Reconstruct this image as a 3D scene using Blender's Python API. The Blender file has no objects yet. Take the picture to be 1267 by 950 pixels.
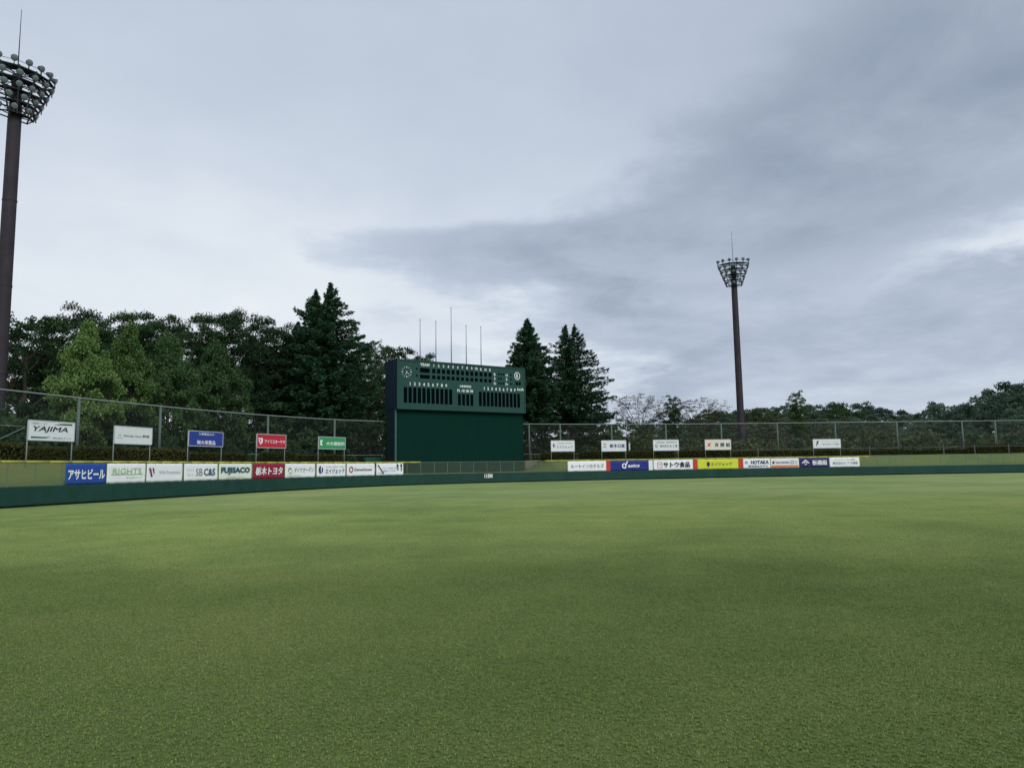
import bpy, math, random
import numpy as np
from mathutils import Matrix, Vector
R_ = math.radians
rnd = random.Random(7)
scene = bpy.context.scene
COL = scene.collection

# ------------------------------------------------------------------ camera
F_PX = 915.0                                   # focal length in photo pixels (photo 1267 wide)
PITCH = math.atan((578 - 475) / F_PX)
ROLL = 0.0155
EYE = 1.6
fw = Vector((0, math.cos(PITCH), math.sin(PITCH)))
up0 = Vector((0, -math.sin(PITCH), math.cos(PITCH)))
r0 = Vector((1, 0, 0))
ir = r0 * math.cos(ROLL) - up0 * math.sin(ROLL)
iu = r0 * math.sin(ROLL) + up0 * math.cos(ROLL)
cam_d = bpy.data.cameras.new('camera')
cam = bpy.data.objects.new('camera', cam_d)
COL.objects.link(cam)
m = Matrix.Identity(4)
for i in range(3):
    m[i][0], m[i][1], m[i][2] = ir[i], iu[i], -fw[i]
m[0][3], m[1][3], m[2][3] = 0, 0, EYE
cam.matrix_world = m
cam_d.sensor_width = 36
cam_d.lens = 36 * F_PX / 1267
cam_d.clip_start = .05
cam_d.clip_end = 6000
scene.camera = cam

# ------------------------------------------------------------------ sky and sun
SUN_EL, SUN_AZ = R_(36), R_(146)               # azimuth clockwise from +Y: behind the camera, to the right
world = bpy.data.worlds.new('World')
scene.world = world
world.use_nodes = True
nt = world.node_tree
nt.nodes.clear()
def N(t, **k):
    n = nt.nodes.new(t)
    for a, b in k.items():
        setattr(n, a, b)
    return n
def L(a, b):
    nt.links.new(a, b)
def MA(op, a, b=None, c=None, clamp=False):
    n = N('ShaderNodeMath', operation=op, use_clamp=clamp)
    for i, v in enumerate((a, b, c)):
        if v is None:
            continue
        if isinstance(v, (int, float)):
            n.inputs[i].default_value = v
        else:
            L(v, n.inputs[i])
    return n.outputs[0]
def MR(v, a, b, c=0., d=1., smooth=True):
    n = N('ShaderNodeMapRange', interpolation_type='SMOOTHSTEP' if smooth else 'LINEAR')
    L(v, n.inputs[0])
    for i, x in zip((1, 2, 3, 4), (a, b, c, d)):
        n.inputs[i].default_value = x
    return n.outputs[0]
def NOISE(vec, scale, detail=5, rough=.55, w=0, dist=0.):
    n = N('ShaderNodeTexNoise', noise_dimensions='4D')
    L(vec, n.inputs['Vector'])
    n.inputs['W'].default_value = w
    n.inputs['Scale'].default_value = scale
    n.inputs['Detail'].default_value = detail
    n.inputs['Roughness'].default_value = rough
    n.inputs['Distortion'].default_value = dist
    return n.outputs[0]
sky = N('ShaderNodeTexSky', sky_type='NISHITA', sun_disc=False, sun_elevation=SUN_EL, sun_rotation=SUN_AZ)
sky.air_density, sky.dust_density = 1.0, 2.5
bg_sky = N('ShaderNodeBackground')
L(sky.outputs[0], bg_sky.inputs[0])
bg_sky.inputs[1].default_value = .1
tc = N('ShaderNodeTexCoord')
sep = N('ShaderNodeSeparateXYZ')
L(tc.outputs['Generated'], sep.inputs[0])
X, Y, Z = sep.outputs
zc = MA('MAXIMUM', Z, 0.0)
den = MA('ADD', zc, .16)
cmb = N('ShaderNodeCombineXYZ')                # the cloud deck seen in perspective
L(MA('DIVIDE', X, den), cmb.inputs[0])
L(MA('DIVIDE', Y, den), cmb.inputs[1])
P = cmb.outputs[0]
az = MA('MULTIPLY', MA('ARCTAN2', X, Y), 180 / math.pi)
el = MA('MULTIPLY', MA('ARCSINE', MA('MAXIMUM', MA('MINIMUM', Z, 1.), -1.)), 180 / math.pi)
n_big = NOISE(P, .55, 4, .5, 1.3)
n_mid = NOISE(P, 1.3, 6, .55, 4.1, .35)
n_fine = NOISE(P, 3.2, 8, .62, 8.2, .25)
# edge of the dark cloud deck on the right: azimuth of the edge against elevation
fc = N('ShaderNodeFloatCurve')
L(MR(el, 0, 60, 0, 1, False), fc.inputs['Value'])
pts = [(0, 3), (4, 0), (8, 5), (11, 0), (14, -5), (17, -11), (19.5, 3), (22, 6), (26, 13), (30, 16), (36, 24), (60, 40)]
cu = fc.mapping.curves[0]
while len(cu.points) < len(pts):
    cu.points.new(.5, .5)
for p, (e, a) in zip(cu.points, pts):
    p.location = (e / 60, (a + 60) / 120)
fc.mapping.update()
edge = MA('SUBTRACT', MA('MULTIPLY', fc.outputs[0], 120), 60)
warp = MA('MULTIPLY', MA('SUBTRACT', n_mid, .5), 42)
warp2 = MA('MULTIPLY', MA('SUBTRACT', n_fine, .5), 28)
dd = MA('ADD', MA('ADD', MA('SUBTRACT', az, edge), warp), warp2)
dark = MA('MULTIPLY', MR(dd, -4, 9), MR(az, 70, 120, 1, 0))
low = MR(el, 8, 30, 1, 0)
v = MA('ADD', .635, MA('MULTIPLY', low, .26))
high = MR(el, 24, 36, 0, 1)
v = MA('SUBTRACT', v, MA('MULTIPLY', dark, MA('SUBTRACT', MA('ADD', .25, MA('MULTIPLY', low, .18)), MA('MULTIPLY', high, .19))))
v = MA('ADD', v, MR(el, 36, 70, 0, .22))
# thin bright break in the deck low on the right, and the paler air below it
elw = MA('ADD', el, MA('MULTIPLY', MA('SUBTRACT', n_fine, .5), 9))
g1_ = MA('MULTIPLY', MR(elw, 11.8, 14.2), MR(elw, 14.2, 17.2, 1, 0))
v = MA('ADD', v, MA('MULTIPLY', MA('MULTIPLY', g1_, MR(az, 24, 36)), MA('MULTIPLY', MR(az, 50, 80, 1, 0), .40)))
v = MA('ADD', v, MA('MULTIPLY', MA('MULTIPLY', MR(elw, 12, 16, 1, 0), dark), MA('MULTIPLY', MR(az, 8, 26), .12)))
# long thin dark streaks under the pale sky left of centre
g2_ = MR(NOISE(P, 2.1, 6, .6, 15.3, .2), .52, .66)
v = MA('SUBTRACT', v, MA('MULTIPLY', MA('MULTIPLY', g2_, MA('MULTIPLY', MR(az, -24, -6), MR(az, 8, 22, 1, 0))), MA('MULTIPLY', MR(el, 15, 19, 1, 0), .12)))
v = MA('ADD', v, MA('MULTIPLY', MA('SUBTRACT', n_big, .5), .62))
v = MA('ADD', v, MA('MULTIPLY', MA('SUBTRACT', n_mid, .5), MA('ADD', .30, MA('MULTIPLY', dark, .32))))
v = MA('ADD', v, MA('MULTIPLY', MA('SUBTRACT', n_fine, .5), MA('ADD', .10, MA('MULTIPLY', dark, .36))))
# the lower right is a little paler again near the skyline
v = MA('ADD', v, MA('MULTIPLY', MA('MULTIPLY', MR(el, 3, 9, 1, 0), dark), .12), None, True)
ramp = N('ShaderNodeValToRGB')
L(v, ramp.inputs[0])
def lin(r, g, b):
    f = lambda c: (c / 255 / 12.92) if c / 255 <= .04045 else ((c / 255 + .055) / 1.055) ** 2.4
    return (f(r), f(g), f(b))
els = ramp.color_ramp.elements
els[0].position, els[0].color = 0.0, (*lin(126, 140, 161), 1)
els[1].position, els[1].color = 1.0, (*lin(238, 244, 249), 1)
for p, c in ((.25, (151, 164, 183)), (.5, (180, 192, 210)), (.75, (208, 218, 232))):
    e = els.new(p)
    e.color = (*lin(*c), 1)
bg_c = N('ShaderNodeBackground')
L(ramp.outputs[0], bg_c.inputs[0])
bg_c.inputs[1].default_value = 1.0
mix = N('ShaderNodeMixShader')
mix.inputs[0].default_value = .94
L(bg_sky.outputs[0], mix.inputs[1])
L(bg_c.outputs[0], mix.inputs[2])
out = N('ShaderNodeOutputWorld')
L(mix.outputs[0], out.inputs[0])

sl = bpy.data.lights.new('sun', 'SUN')
sl.energy = 1.5
sl.angle = R_(25)
sl.color = (1, .97, .92)
sun = bpy.data.objects.new('sun', sl)
COL.objects.link(sun)
sdir = Vector((math.sin(SUN_AZ) * math.cos(SUN_EL), math.cos(SUN_AZ) * math.cos(SUN_EL), math.sin(SUN_EL)))
sun.rotation_euler = (-sdir).to_track_quat('-Z', 'Y').to_euler()
sun.location = (0, 0, 60)
vs = scene.view_settings
vs.view_transform = 'Standard'
vs.look = 'None'
vs.exposure = 0.0
vs.gamma = 1.0

# ------------------------------------------------------------------ helpers
def make_mesh(name, verts, faces, mat=None, smooth=False):
    me = bpy.data.meshes.new(name)
    verts = np.asarray(verts, np.float32).reshape(-1, 3)
    if isinstance(faces, np.ndarray):
        k = faces.shape[1]
        me.vertices.add(len(verts))
        me.vertices.foreach_set('co', verts.ravel())
        me.loops.add(faces.size)
        me.loops.foreach_set('vertex_index', faces.astype(np.int32).ravel())
        me.polygons.add(len(faces))
        me.polygons.foreach_set('loop_start', np.arange(0, faces.size, k, dtype=np.int32))
        me.update(calc_edges=True)
    else:
        me.from_pydata([tuple(map(float, q)) for q in verts], [], faces)
        me.update()
    if smooth:
        me.polygons.foreach_set('use_smooth', [True] * len(me.polygons))
    if mat:
        me.materials.append(mat)
    return me
def add(name, me, parent=None, loc=None, rot=None, scale=None):
    o = bpy.data.objects.new(name, me)
    COL.objects.link(o)
    if parent:
        o.parent = parent
    if loc is not None:
        o.location = loc
    if rot is not None:
        o.rotation_euler = rot
    if scale is not None:
        o.scale = scale
    return o
def tag(o, label=None, cat=None, group=None, kind=None):
    if label: o['label'] = label
    if cat: o['category'] = cat
    if group: o['group'] = group
    if kind: o['kind'] = kind
    return o
def empty(name, loc, rz=0.0):
    o = bpy.data.objects.new(name, None)
    COL.objects.link(o)
    o.location = loc
    o.rotation_euler = (0, 0, rz)
    o.empty_display_size = .3
    return o

class MB:
    """collects boxes, tubes and faces into one mesh"""
    def __init__(s):
        s.v, s.f = [], []
    def face(s, pts):
        b = len(s.v)
        s.v += [tuple(p) for p in pts]
        s.f.append(tuple(range(b, b + len(pts))))
        return s
    def hexa(s, p):                              # 8 corners: bottom ring then top ring
        b = len(s.v)
        s.v += [tuple(q) for q in p]
        for f in ((0, 3, 2, 1), (4, 5, 6, 7), (0, 1, 5, 4), (1, 2, 6, 5), (2, 3, 7, 6), (3, 0, 4, 7)):
            s.f.append(tuple(b + i for i in f))
        return s
    def box(s, x0, x1, y0, y1, z0, z1):
        return s.hexa([(x0, y0, z0), (x1, y0, z0), (x1, y1, z0), (x0, y1, z0), (x0, y0, z1), (x1, y0, z1), (x1, y1, z1), (x0, y1, z1)])
    def tube(s, path, rad, n=8, cap=True):
        path = [Vector(p) for p in path]
        if isinstance(rad, (int, float)):
            rad = [rad] * len(path)
        b = len(s.v)
        for i, p in enumerate(path):
            d = (path[min(i + 1, len(path) - 1)] - path[max(i - 1, 0)]).normalized()
            a = Vector((0, 0, 1)) if abs(d.z) < .9 else Vector((1, 0, 0))
            u = d.cross(a).normalized()
            w = d.cross(u)
            for k in range(n):
                t = 2 * math.pi * k / n
                s.v.append(tuple(p + (u * math.cos(t) + w * math.sin(t)) * rad[i]))
        for i in range(len(path) - 1):
            for k in range(n):
                a0 = b + i * n + k
                a1 = b + i * n + (k + 1) % n
                s.f.append((a0, a1, a1 + n, a0 + n))
        if cap:
            s.f.append(tuple(b + k for k in range(n))[::-1])
            s.f.append(tuple(b + (len(path) - 1) * n + k for k in range(n)))
        return s
    def mesh(s, name, mat=None, smooth=False):
        return make_mesh(name, s.v, s.f, mat, smooth)
    def put(s, name, mat, parent=None, smooth=False, **k):
        return add(name, s.mesh(name, mat, smooth), parent, **k)

_mats = {}
def mat(name, rgb, rough=.7, var=.12, scale=3., spec=.3, bump=0., metal=0., obj_var=0.):
    """painted / plain surface with a little procedural wear; rgb is sRGB 0-255 of the thing's own colour"""
    if name in _mats:
        return _mats[name]
    M = bpy.data.materials.new(name)
    M.use_nodes = True
    t = M.node_tree
    b = t.nodes['Principled BSDF']
    b.inputs['Roughness'].default_value = rough
    b.inputs['Specular IOR Level'].default_value = spec
    b.inputs['Metallic'].default_value = metal
    c = lin(*rgb)
    tcn = t.nodes.new('ShaderNodeTexCoord')
    nz = t.nodes.new('ShaderNodeTexNoise')
    nz.inputs['Scale'].default_value = scale
    nz.inputs['Detail'].default_value = 6
    nz.inputs['Roughness'].default_value = .65
    t.links.new(tcn.outputs['Object'], nz.inputs['Vector'])
    mr = t.nodes.new('ShaderNodeMapRange')
    mr.inputs[1].default_value, mr.inputs[2].default_value = .3, .7
    mr.inputs[3].default_value, mr.inputs[4].default_value = 1 - var, 1 + var
    t.links.new(nz.outputs[0], mr.inputs[0])
    val = mr.outputs[0]
    if obj_var:
        oi = t.nodes.new('ShaderNodeObjectInfo')
        m2 = t.nodes.new('ShaderNodeMapRange')
        m2.inputs[3].default_value, m2.inputs[4].default_value = 1 - obj_var, 1 + obj_var
        t.links.new(oi.outputs['Random'], m2.inputs[0])
        mm = t.nodes.new('ShaderNodeMath')
        mm.operation = 'MULTIPLY'
        t.links.new(val, mm.inputs[0])
        t.links.new(m2.outputs[0], mm.inputs[1])
        val = mm.outputs[0]
    vm = t.nodes.new('ShaderNodeVectorMath')
    vm.operation = 'SCALE'
    vm.inputs[0].default_value = c
    t.links.new(val, vm.inputs['Scale'])
    t.links.new(vm.outputs[0], b.inputs['Base Color'])
    if bump:
        bp = t.nodes.new('ShaderNodeBump')
        bp.inputs['Strength'].default_value = bump
        bp.inputs['Distance'].default_value = .02
        t.links.new(nz.outputs[0], bp.inputs['Height'])
        t.links.new(bp.outputs[0], b.inputs['Normal'])
    _mats[name] = M
    return M

def leaf_mat(name, dark, light, third=None, trans=.25, rough=.75):
    M = bpy.data.materials.new(name)
    M.use_nodes = True
    t = M.node_tree
    t.nodes.clear()
    g = t.nodes.new('ShaderNodeNewGeometry')
    oi = t.nodes.new('ShaderNodeObjectInfo')
    ad = t.nodes.new('ShaderNodeMath'); ad.operation = 'MULTIPLY_ADD'
    t.links.new(oi.outputs['Random'], ad.inputs[0]); ad.inputs[1].default_value = .35; 
    sc = t.nodes.new('ShaderNodeMath'); sc.operation = 'MULTIPLY'
    t.links.new(g.outputs['Random Per Island'], sc.inputs[0]); sc.inputs[1].default_value = .65
    t.links.new(sc.outputs[0], ad.inputs[2])
    r = t.nodes.new('ShaderNodeValToRGB')
    t.links.new(ad.outputs[0], r.inputs[0])
    e = r.color_ramp.elements
    e[0].color = (*lin(*dark), 1); e[0].position = .1
    e[1].color = (*lin(*light), 1); e[1].position = .85
    if third:
        q = e.new(1.0); q.color = (*lin(*third), 1)
    d = t.nodes.new('ShaderNodeBsdfPrincipled')
    d.inputs['Roughness'].default_value = rough
    d.inputs['Specular IOR Level'].default_value = .15
    t.links.new(r.outputs[0], d.inputs['Base Color'])
    tr = t.nodes.new('ShaderNodeBsdfTranslucent')
    t.links.new(r.outputs[0], tr.inputs[0])
    mx = t.nodes.new('ShaderNodeMixShader'); mx.inputs[0].default_value = trans
    t.links.new(d.outputs[0], mx.inputs[1]); t.links.new(tr.outputs[0], mx.inputs[2])
    o = t.nodes.new('ShaderNodeOutputMaterial')
    t.links.new(mx.outputs[0], o.inputs[0])
    return M

def wire_mat(name, rgb, pitch, cover, diamond=True):
    """woven wire: opaque along the wires, clear between them"""
    M = bpy.data.materials.new(name)
    M.use_nodes = True
    t = M.node_tree
    b = t.nodes['Principled BSDF']
    b.inputs['Base Color'].default_value = (*lin(*rgb), 1)
    b.inputs['Roughness'].default_value = .6
    uv = t.nodes.new('ShaderNodeUVMap')
    mp = t.nodes.new('ShaderNodeMapping')
    mp.inputs['Rotation'].default_value[2] = R_(45) if diamond else 0
    mp.inputs['Scale'].default_value = (1 / pitch,) * 3
    t.links.new(uv.outputs[0], mp.inputs[0])
    sp = t.nodes.new('ShaderNodeSeparateXYZ')
    t.links.new(mp.outputs[0], sp.inputs[0])
    res = []
    for k in (0, 1):
        f = t.nodes.new('ShaderNodeMath'); f.operation = 'FRACT'
        t.links.new(sp.outputs[k], f.inputs[0])
        c = t.nodes.new('ShaderNodeMath'); c.operation = 'LESS_THAN'
        t.links.new(f.outputs[0], c.inputs[0]); c.inputs[1].default_value = cover / 2
        res.append(c.outputs[0])
    mx = t.nodes.new('ShaderNodeMath'); mx.operation = 'MAXIMUM'
    t.links.new(res[0], mx.inputs[0]); t.links.new(res[1], mx.inputs[1])
    t.links.new(mx.outputs[0], b.inputs['Alpha'])
    return M

# ------------------------------------------------------------------ the outfield curve
CP = np.array([(-25, -14), (-25.8, 2), (-26.1, 14), (-25.8, 25), (-24.7, 35.2), (-22.9, 42.5), (-20.6, 52), (-17.4, 61.5), (-12.3, 71), (-7, 76), (-1.5, 79.7), (7.6, 83.4), (16.2, 85.9), (25, 87.6), (36, 88.8), (46, 89.5), (55, 90.1), (64, 90.9), (76, 91.6), (92, 91.5), (115, 88), (140, 80)], float)
def dense(C, n=40):
    Q = np.vstack([2 * C[0] - C[1], C, 2 * C[-1] - C[-2]])
    o = []
    for i in range(1, len(Q) - 2):
        p0, p1, p2, p3 = Q[i - 1:i + 3]
        for t in np.arange(n) / n:
            o.append(.5 * ((2 * p1) + (-p0 + p2) * t + (2 * p0 - 5 * p1 + 4 * p2 - p3) * t * t + (-p0 + 3 * p1 - 3 * p2 + p3) * t ** 3))
    o.append(C[-1])
    o = np.array(o)
    for k in range(60):
        o[1:-1] = (o[:-2] + 2 * o[1:-1] + o[2:]) / 4
    return o
DC = dense(CP)
SC = np.r_[0, np.cumsum(np.linalg.norm(np.diff(DC, axis=0), axis=1))]
TC = np.gradient(DC, axis=0)
TC /= np.linalg.norm(TC, axis=1)[:, None]
for k in range(80):
    TC[1:-1] = (TC[:-2] + 2 * TC[1:-1] + TC[2:]) / 4
TC /= np.linalg.norm(TC, axis=1)[:, None]
NC = np.c_[-TC[:, 1], TC[:, 0]]
SMAX = SC[-1]
def cpt(s, o=0.0, z=0.0):
    i = lambda A: float(np.interp(s, SC, A))
    return Vector((i(DC[:, 0]) + i(NC[:, 0]) * o, i(DC[:, 1]) + i(NC[:, 1]) * o, z))
def cang(s):
    return math.atan2(float(np.interp(s, SC, TC[:, 1])), float(np.interp(s, SC, TC[:, 0])))
def sstep(a, b, x):
    t = min(1., max(0., (x - a) / (b - a)))
    return t * t * (3 - 2 * t)
PROF = [(0.3, 1.02), (.8, 1.08), (1.6, 1.3), (2.5, 1.62), (3.5, 2.0), (4.3, 2.27), (5.0, 2.38), (6, 2.42), (8, 2.45), (12, 2.5), (20, 2.5), (30, 2.55), (45, 2.7), (70, 3.2), (100, 4.0), (140, 5.5), (190, 8.0), (260, 11.0), (360, 14.0), (600, 16.0)]
def bank_z(s, o):
    z = float(np.interp(o, [p[0] for p in PROF], [p[1] for p in PROF]))
    cut = sstep(88.5, 91, s) * (1 - sstep(107.5, 110, s)) * (1 - sstep(16, 26, o))
    flat = 1.04 + .012 * o
    zz = z * (1 - cut) + flat * cut
    zz += .03 * math.sin(s * .9 + o * 1.3) * math.sin(s * .31 - o * .8) * sstep(.5, 2, o)
    return zz
def ground_z(x, y):
    d = (DC[:, 0] - x) ** 2 + (DC[:, 1] - y) ** 2
    i = int(np.argmin(d))
    return bank_z(float(SC[i]), math.sqrt(float(d[i])))

# ------------------------------------------------------------------ ground materials
def grass_mat(name, cols, blades=False, olive=None):
    M = bpy.data.materials.new(name)
    M.use_nodes = True
    t = M.node_tree
    b = t.nodes['Principled BSDF']
    b.inputs['Roughness'].default_value = .75 if blades else .9
    b.inputs['Specular IOR Level'].default_value = .25 if blades else .1
    b.inputs['Sheen Weight'].default_value = .0 if olive else .08
    b.inputs['Sheen Roughness'].default_value = .5
    b.inputs['Sheen Tint'].default_value = (.75, .9, .55, 1)
    g = t.nodes.new('ShaderNodeNewGeometry')
    def noise(scale, det=4, rough=.55, vec=None, w=0):
        n = t.nodes.new('ShaderNodeTexNoise'); n.noise_dimensions = '4D'
        n.inputs['Scale'].default_value = scale; n.inputs['Detail'].default_value = det
        n.inputs['Roughness'].default_value = rough; n.inputs['W'].default_value = w
        t.links.new(vec or g.outputs['Position'], n.inputs['Vector'])
        return n.outputs[0]
    def ma(op, a, b_=None, c=None, clamp=False):
        n = t.nodes.new('ShaderNodeMath'); n.operation = op; n.use_clamp = clamp
        for i, v_ in enumerate((a, b_, c)):
            if v_ is None: continue
            if isinstance(v_, (int, float)): n.inputs[i].default_value = v_
            else: t.links.new(v_, n.inputs[i])
        return n.outputs[0]
    def mr(v_, a, b_, c=0., d=1.):
        n = t.nodes.new('ShaderNodeMapRange'); n.interpolation_type = 'SMOOTHSTEP'
        t.links.new(v_, n.inputs[0])
        for i, x in zip((1, 2, 3, 4), (a, b_, c, d)): n.inputs[i].default_value = x
        return n.outputs[0]
    big = noise(.09, 4, .5, w=2)
    mid = noise(.5, 5, .6, w=5)
    fine = noise(6, 4, .7, w=7)
    speck = noise(38, 3, .7, w=11)
    k = ma('ADD', ma('MULTIPLY', mr(big, .3, .7), .34), ma('ADD', .09, ma('MULTIPLY', mr(mid, .3, .7), .30)))
    k = ma('ADD', k, ma('MULTIPLY', fine, .25 if not blades else .15))
    r = t.nodes.new('ShaderNodeValToRGB')
    t.links.new(k, r.inputs[0])
    e = r.color_ramp.elements
    e[0].position, e[0].color = .2, (*cols[0], 1)
    e[1].position, e[1].color = .85, (*cols[2], 1)
    q = e.new(.5); q.color = (*cols[1], 1)
    col = r.outputs[0]
    def mixc(fac, a, c2, mode='MIX'):
        n = t.nodes.new('ShaderNodeMix'); n.data_type = 'RGBA'; n.blend_type = mode
        if isinstance(fac, float): n.inputs[0].default_value = fac
        else: t.links.new(fac, n.inputs[0])
        for s_, vv in ((n.inputs[6], a), (n.inputs[7], c2)):
            if isinstance(vv, tuple): s_.default_value = (*vv, 1)
            else: t.links.new(vv, s_)
        return n.outputs[2]
    if olive:                                       # worn olive and brown patches
        col = mixc(mr(noise(.35, 5, .6, w=21), .42, .68), col, olive[0])
        col = mixc(mr(noise(.8, 5, .65, w=31), .58, .72), col, olive[1])
    # coarser, bluish clumps of another grass here and there
    cl = mr(noise(.32, 5, .62, w=41), .62, .74)
    pt = mr(noise(1.6, 6, .7, w=61), .60, .74)
    col = mixc(ma('MULTIPLY', pt, .32), col, tuple(c * f for c, f in zip(cols[0], (.75, .70, .6))))
    col = mixc(ma('MULTIPLY', cl, .42), col, tuple(c * f for c, f in zip(cols[0], (.62, .78, 1.0))))
    if not blades:
        dk = mr(speck, .25, .65, .55, 1.12)
        s_ = t.nodes.new('ShaderNodeVectorMath'); s_.operation = 'SCALE'
        t.links.new(col, s_.inputs[0]); t.links.new(dk, s_.inputs['Scale'])
        col = s_.outputs[0]
        bp = t.nodes.new('ShaderNodeBump'); bp.inputs['Strength'].default_value = .6; bp.inputs['Distance'].default_value = .03
        t.links.new(speck, bp.inputs['Height']); t.links.new(bp.outputs[0], b.inputs['Normal'])
    else:
        ri = g.outputs['Random Per Island']
        s_ = t.nodes.new('ShaderNodeVectorMath'); s_.operation = 'SCALE'
        m2 = t.nodes.new('ShaderNodeMapRange'); t.links.new(ri, m2.inputs[0])
        m2.inputs[3].default_value, m2.inputs[4].default_value = .62, 1.36
        t.links.new(col, s_.inputs[0]); t.links.new(m2.outputs[0], s_.inputs['Scale'])
        col = s_.outputs[0]
        col = mixc(mr(ri, .93, .96), col, (.30, .27, .12))
    # a paler step at the mowing line, plus grazing sheen of far turf painted in
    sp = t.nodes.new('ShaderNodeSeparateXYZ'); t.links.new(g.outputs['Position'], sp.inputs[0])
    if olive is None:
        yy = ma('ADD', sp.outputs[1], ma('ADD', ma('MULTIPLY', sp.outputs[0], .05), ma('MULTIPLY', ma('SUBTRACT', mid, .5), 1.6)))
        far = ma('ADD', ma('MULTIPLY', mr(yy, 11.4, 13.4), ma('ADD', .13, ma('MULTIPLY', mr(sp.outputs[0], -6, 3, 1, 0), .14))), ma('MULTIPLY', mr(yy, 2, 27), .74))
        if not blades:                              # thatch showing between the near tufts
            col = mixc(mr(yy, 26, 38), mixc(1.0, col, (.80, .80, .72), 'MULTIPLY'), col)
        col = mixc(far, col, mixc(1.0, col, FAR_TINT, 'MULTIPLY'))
    t.links.new(col, b.inputs['Base Color'])
    return M
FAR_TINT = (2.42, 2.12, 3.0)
GR = ((.075, .126, .027), (.109, .170, .037), (.155, .207, .053))
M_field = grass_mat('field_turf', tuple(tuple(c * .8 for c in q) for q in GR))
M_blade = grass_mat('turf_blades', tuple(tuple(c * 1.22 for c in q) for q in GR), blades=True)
M_bank = grass_mat('bank_turf', ((.07, .12, .034), (.105, .165, .045), (.14, .185, .05)), olive=((.15, .165, .05), (.13, .115, .055)))

# ------------------------------------------------------------------ field
nx = 60
xs = np.r_[-1500, -500, np.linspace(-200, 220, nx), 600, 1500]
ys = np.r_[-1500, -400, np.linspace(-60, 130, 50), 400, 1500]
V, Fq = [], []
for y in ys:
    for x in xs:
        # very slight fall of the outfield, flat where the wall stands
        V.append((x, y, 0.0))
W_ = len(xs)
for j in range(len(ys) - 1):
    for i in range(W_ - 1):
        Fq.append((j * W_ + i, j * W_ + i + 1, (j + 1) * W_ + i + 1, (j + 1) * W_ + i))
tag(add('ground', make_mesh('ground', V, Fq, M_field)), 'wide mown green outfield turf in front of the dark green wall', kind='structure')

# bank behind the wall, running out to the wooded rise
V, Fq = [], []
ss = np.linspace(0, SMAX, 330)
offs = [.3, .5] + [p[0] for p in PROF[1:]]
offs = sorted(set(offs + [3.0, 5.5, 9.5, 15, 25]))
for o in offs:
    for s in ss:
        V.append(tuple(cpt(s, o, bank_z(s, o))))
n = len(ss)
for j in range(len(offs) - 1):
    for i in range(n - 1):
        Fq.append((j * n + i, j * n + i + 1, (j + 1) * n + i + 1, (j + 1) * n + i))
tag(add('grass_bank', make_mesh('grass_bank', V, Fq, M_bank, True)), 'olive grass bank rising behind the low outfield wall', kind='structure')

# turf blades: one two-metre patch of mown blades laid over the near field by geometry nodes
rg = np.random.default_rng(3)
nt_, per_t = 7000, 8                              # tufts, blades in a tuft
nb = nt_ * per_t
tx = np.repeat(rg.uniform(0, 2, nt_), per_t); ty = np.repeat(rg.uniform(0, 2, nt_), per_t)
ba = rg.uniform(0, 2 * np.pi, nb); bd = rg.uniform(0, .012, nb)
bx = tx + np.cos(ba) * bd; by = ty + np.sin(ba) * bd
bh = rg.uniform(.005, .014, nb); bw = rg.uniform(.0018, .0038, nb)
ln = np.c_[np.cos(ba), np.sin(ba)] * (rg.uniform(.3, 1.3, nb) * bh)[:, None]
ba = ba + np.pi / 2
pv = np.zeros((nb, 3, 3))
pv[:, 0] = np.c_[bx - np.cos(ba) * bw, by - np.sin(ba) * bw, np.full(nb, -.002)]
pv[:, 1] = np.c_[bx + np.cos(ba) * bw, by + np.sin(ba) * bw, np.full(nb, -.002)]
pv[:, 2] = np.c_[bx + ln[:, 0], by + ln[:, 1], bh]
pv[:, :, :2] -= 1
bm_ = make_mesh('grass', pv.reshape(-1, 3), np.arange(nb * 3).reshape(-1, 3), M_blade)
grass = tag(add('grass', bm_, loc=(0, 0, 0)), 'short mown grass blades over the near outfield', 'grass', kind='stuff')
ng = bpy.data.node_groups.new('lay_turf', 'GeometryNodeTree')
ng.interface.new_socket('Geometry', in_out='INPUT', socket_type='NodeSocketGeometry')
ng.interface.new_socket('Geometry', in_out='OUTPUT', socket_type='NodeSocketGeometry')
gi = ng.nodes.new('NodeGroupInput'); go = ng.nodes.new('NodeGroupOutput')
gx, gy = 37, 26
grid = ng.nodes.new('GeometryNodeMeshGrid')
grid.inputs['Size X'].default_value = (gx - 1) * 2; grid.inputs['Size Y'].default_value = (gy - 1) * 2
grid.inputs['Vertices X'].default_value = gx; grid.inputs['Vertices Y'].default_value = gy
tr = ng.nodes.new('GeometryNodeTransform'); tr.inputs['Translation'].default_value = (0, (gy - 1) - 0.0, 0)
iop = ng.nodes.new('GeometryNodeInstanceOnPoints')
ri = ng.nodes.new('FunctionNodeRandomValue'); ri.data_type = 'INT'
ri.inputs[4].default_value = 0; ri.inputs[5].default_value = 3
mu = ng.nodes.new('ShaderNodeMath'); mu.operation = 'MULTIPLY'; mu.inputs[1].default_value = math.pi / 2
cx = ng.nodes.new('ShaderNodeCombineXYZ')
lk = ng.links.new
lk(grid.outputs['Mesh'], tr.inputs['Geometry']); lk(tr.outputs[0], iop.inputs['Points'])
lk(gi.outputs[0], iop.inputs['Instance'])
lk(ri.outputs[2], mu.inputs[0]); lk(mu.outputs[0], cx.inputs[2]); lk(cx.outputs[0], iop.inputs['Rotation'])
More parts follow.
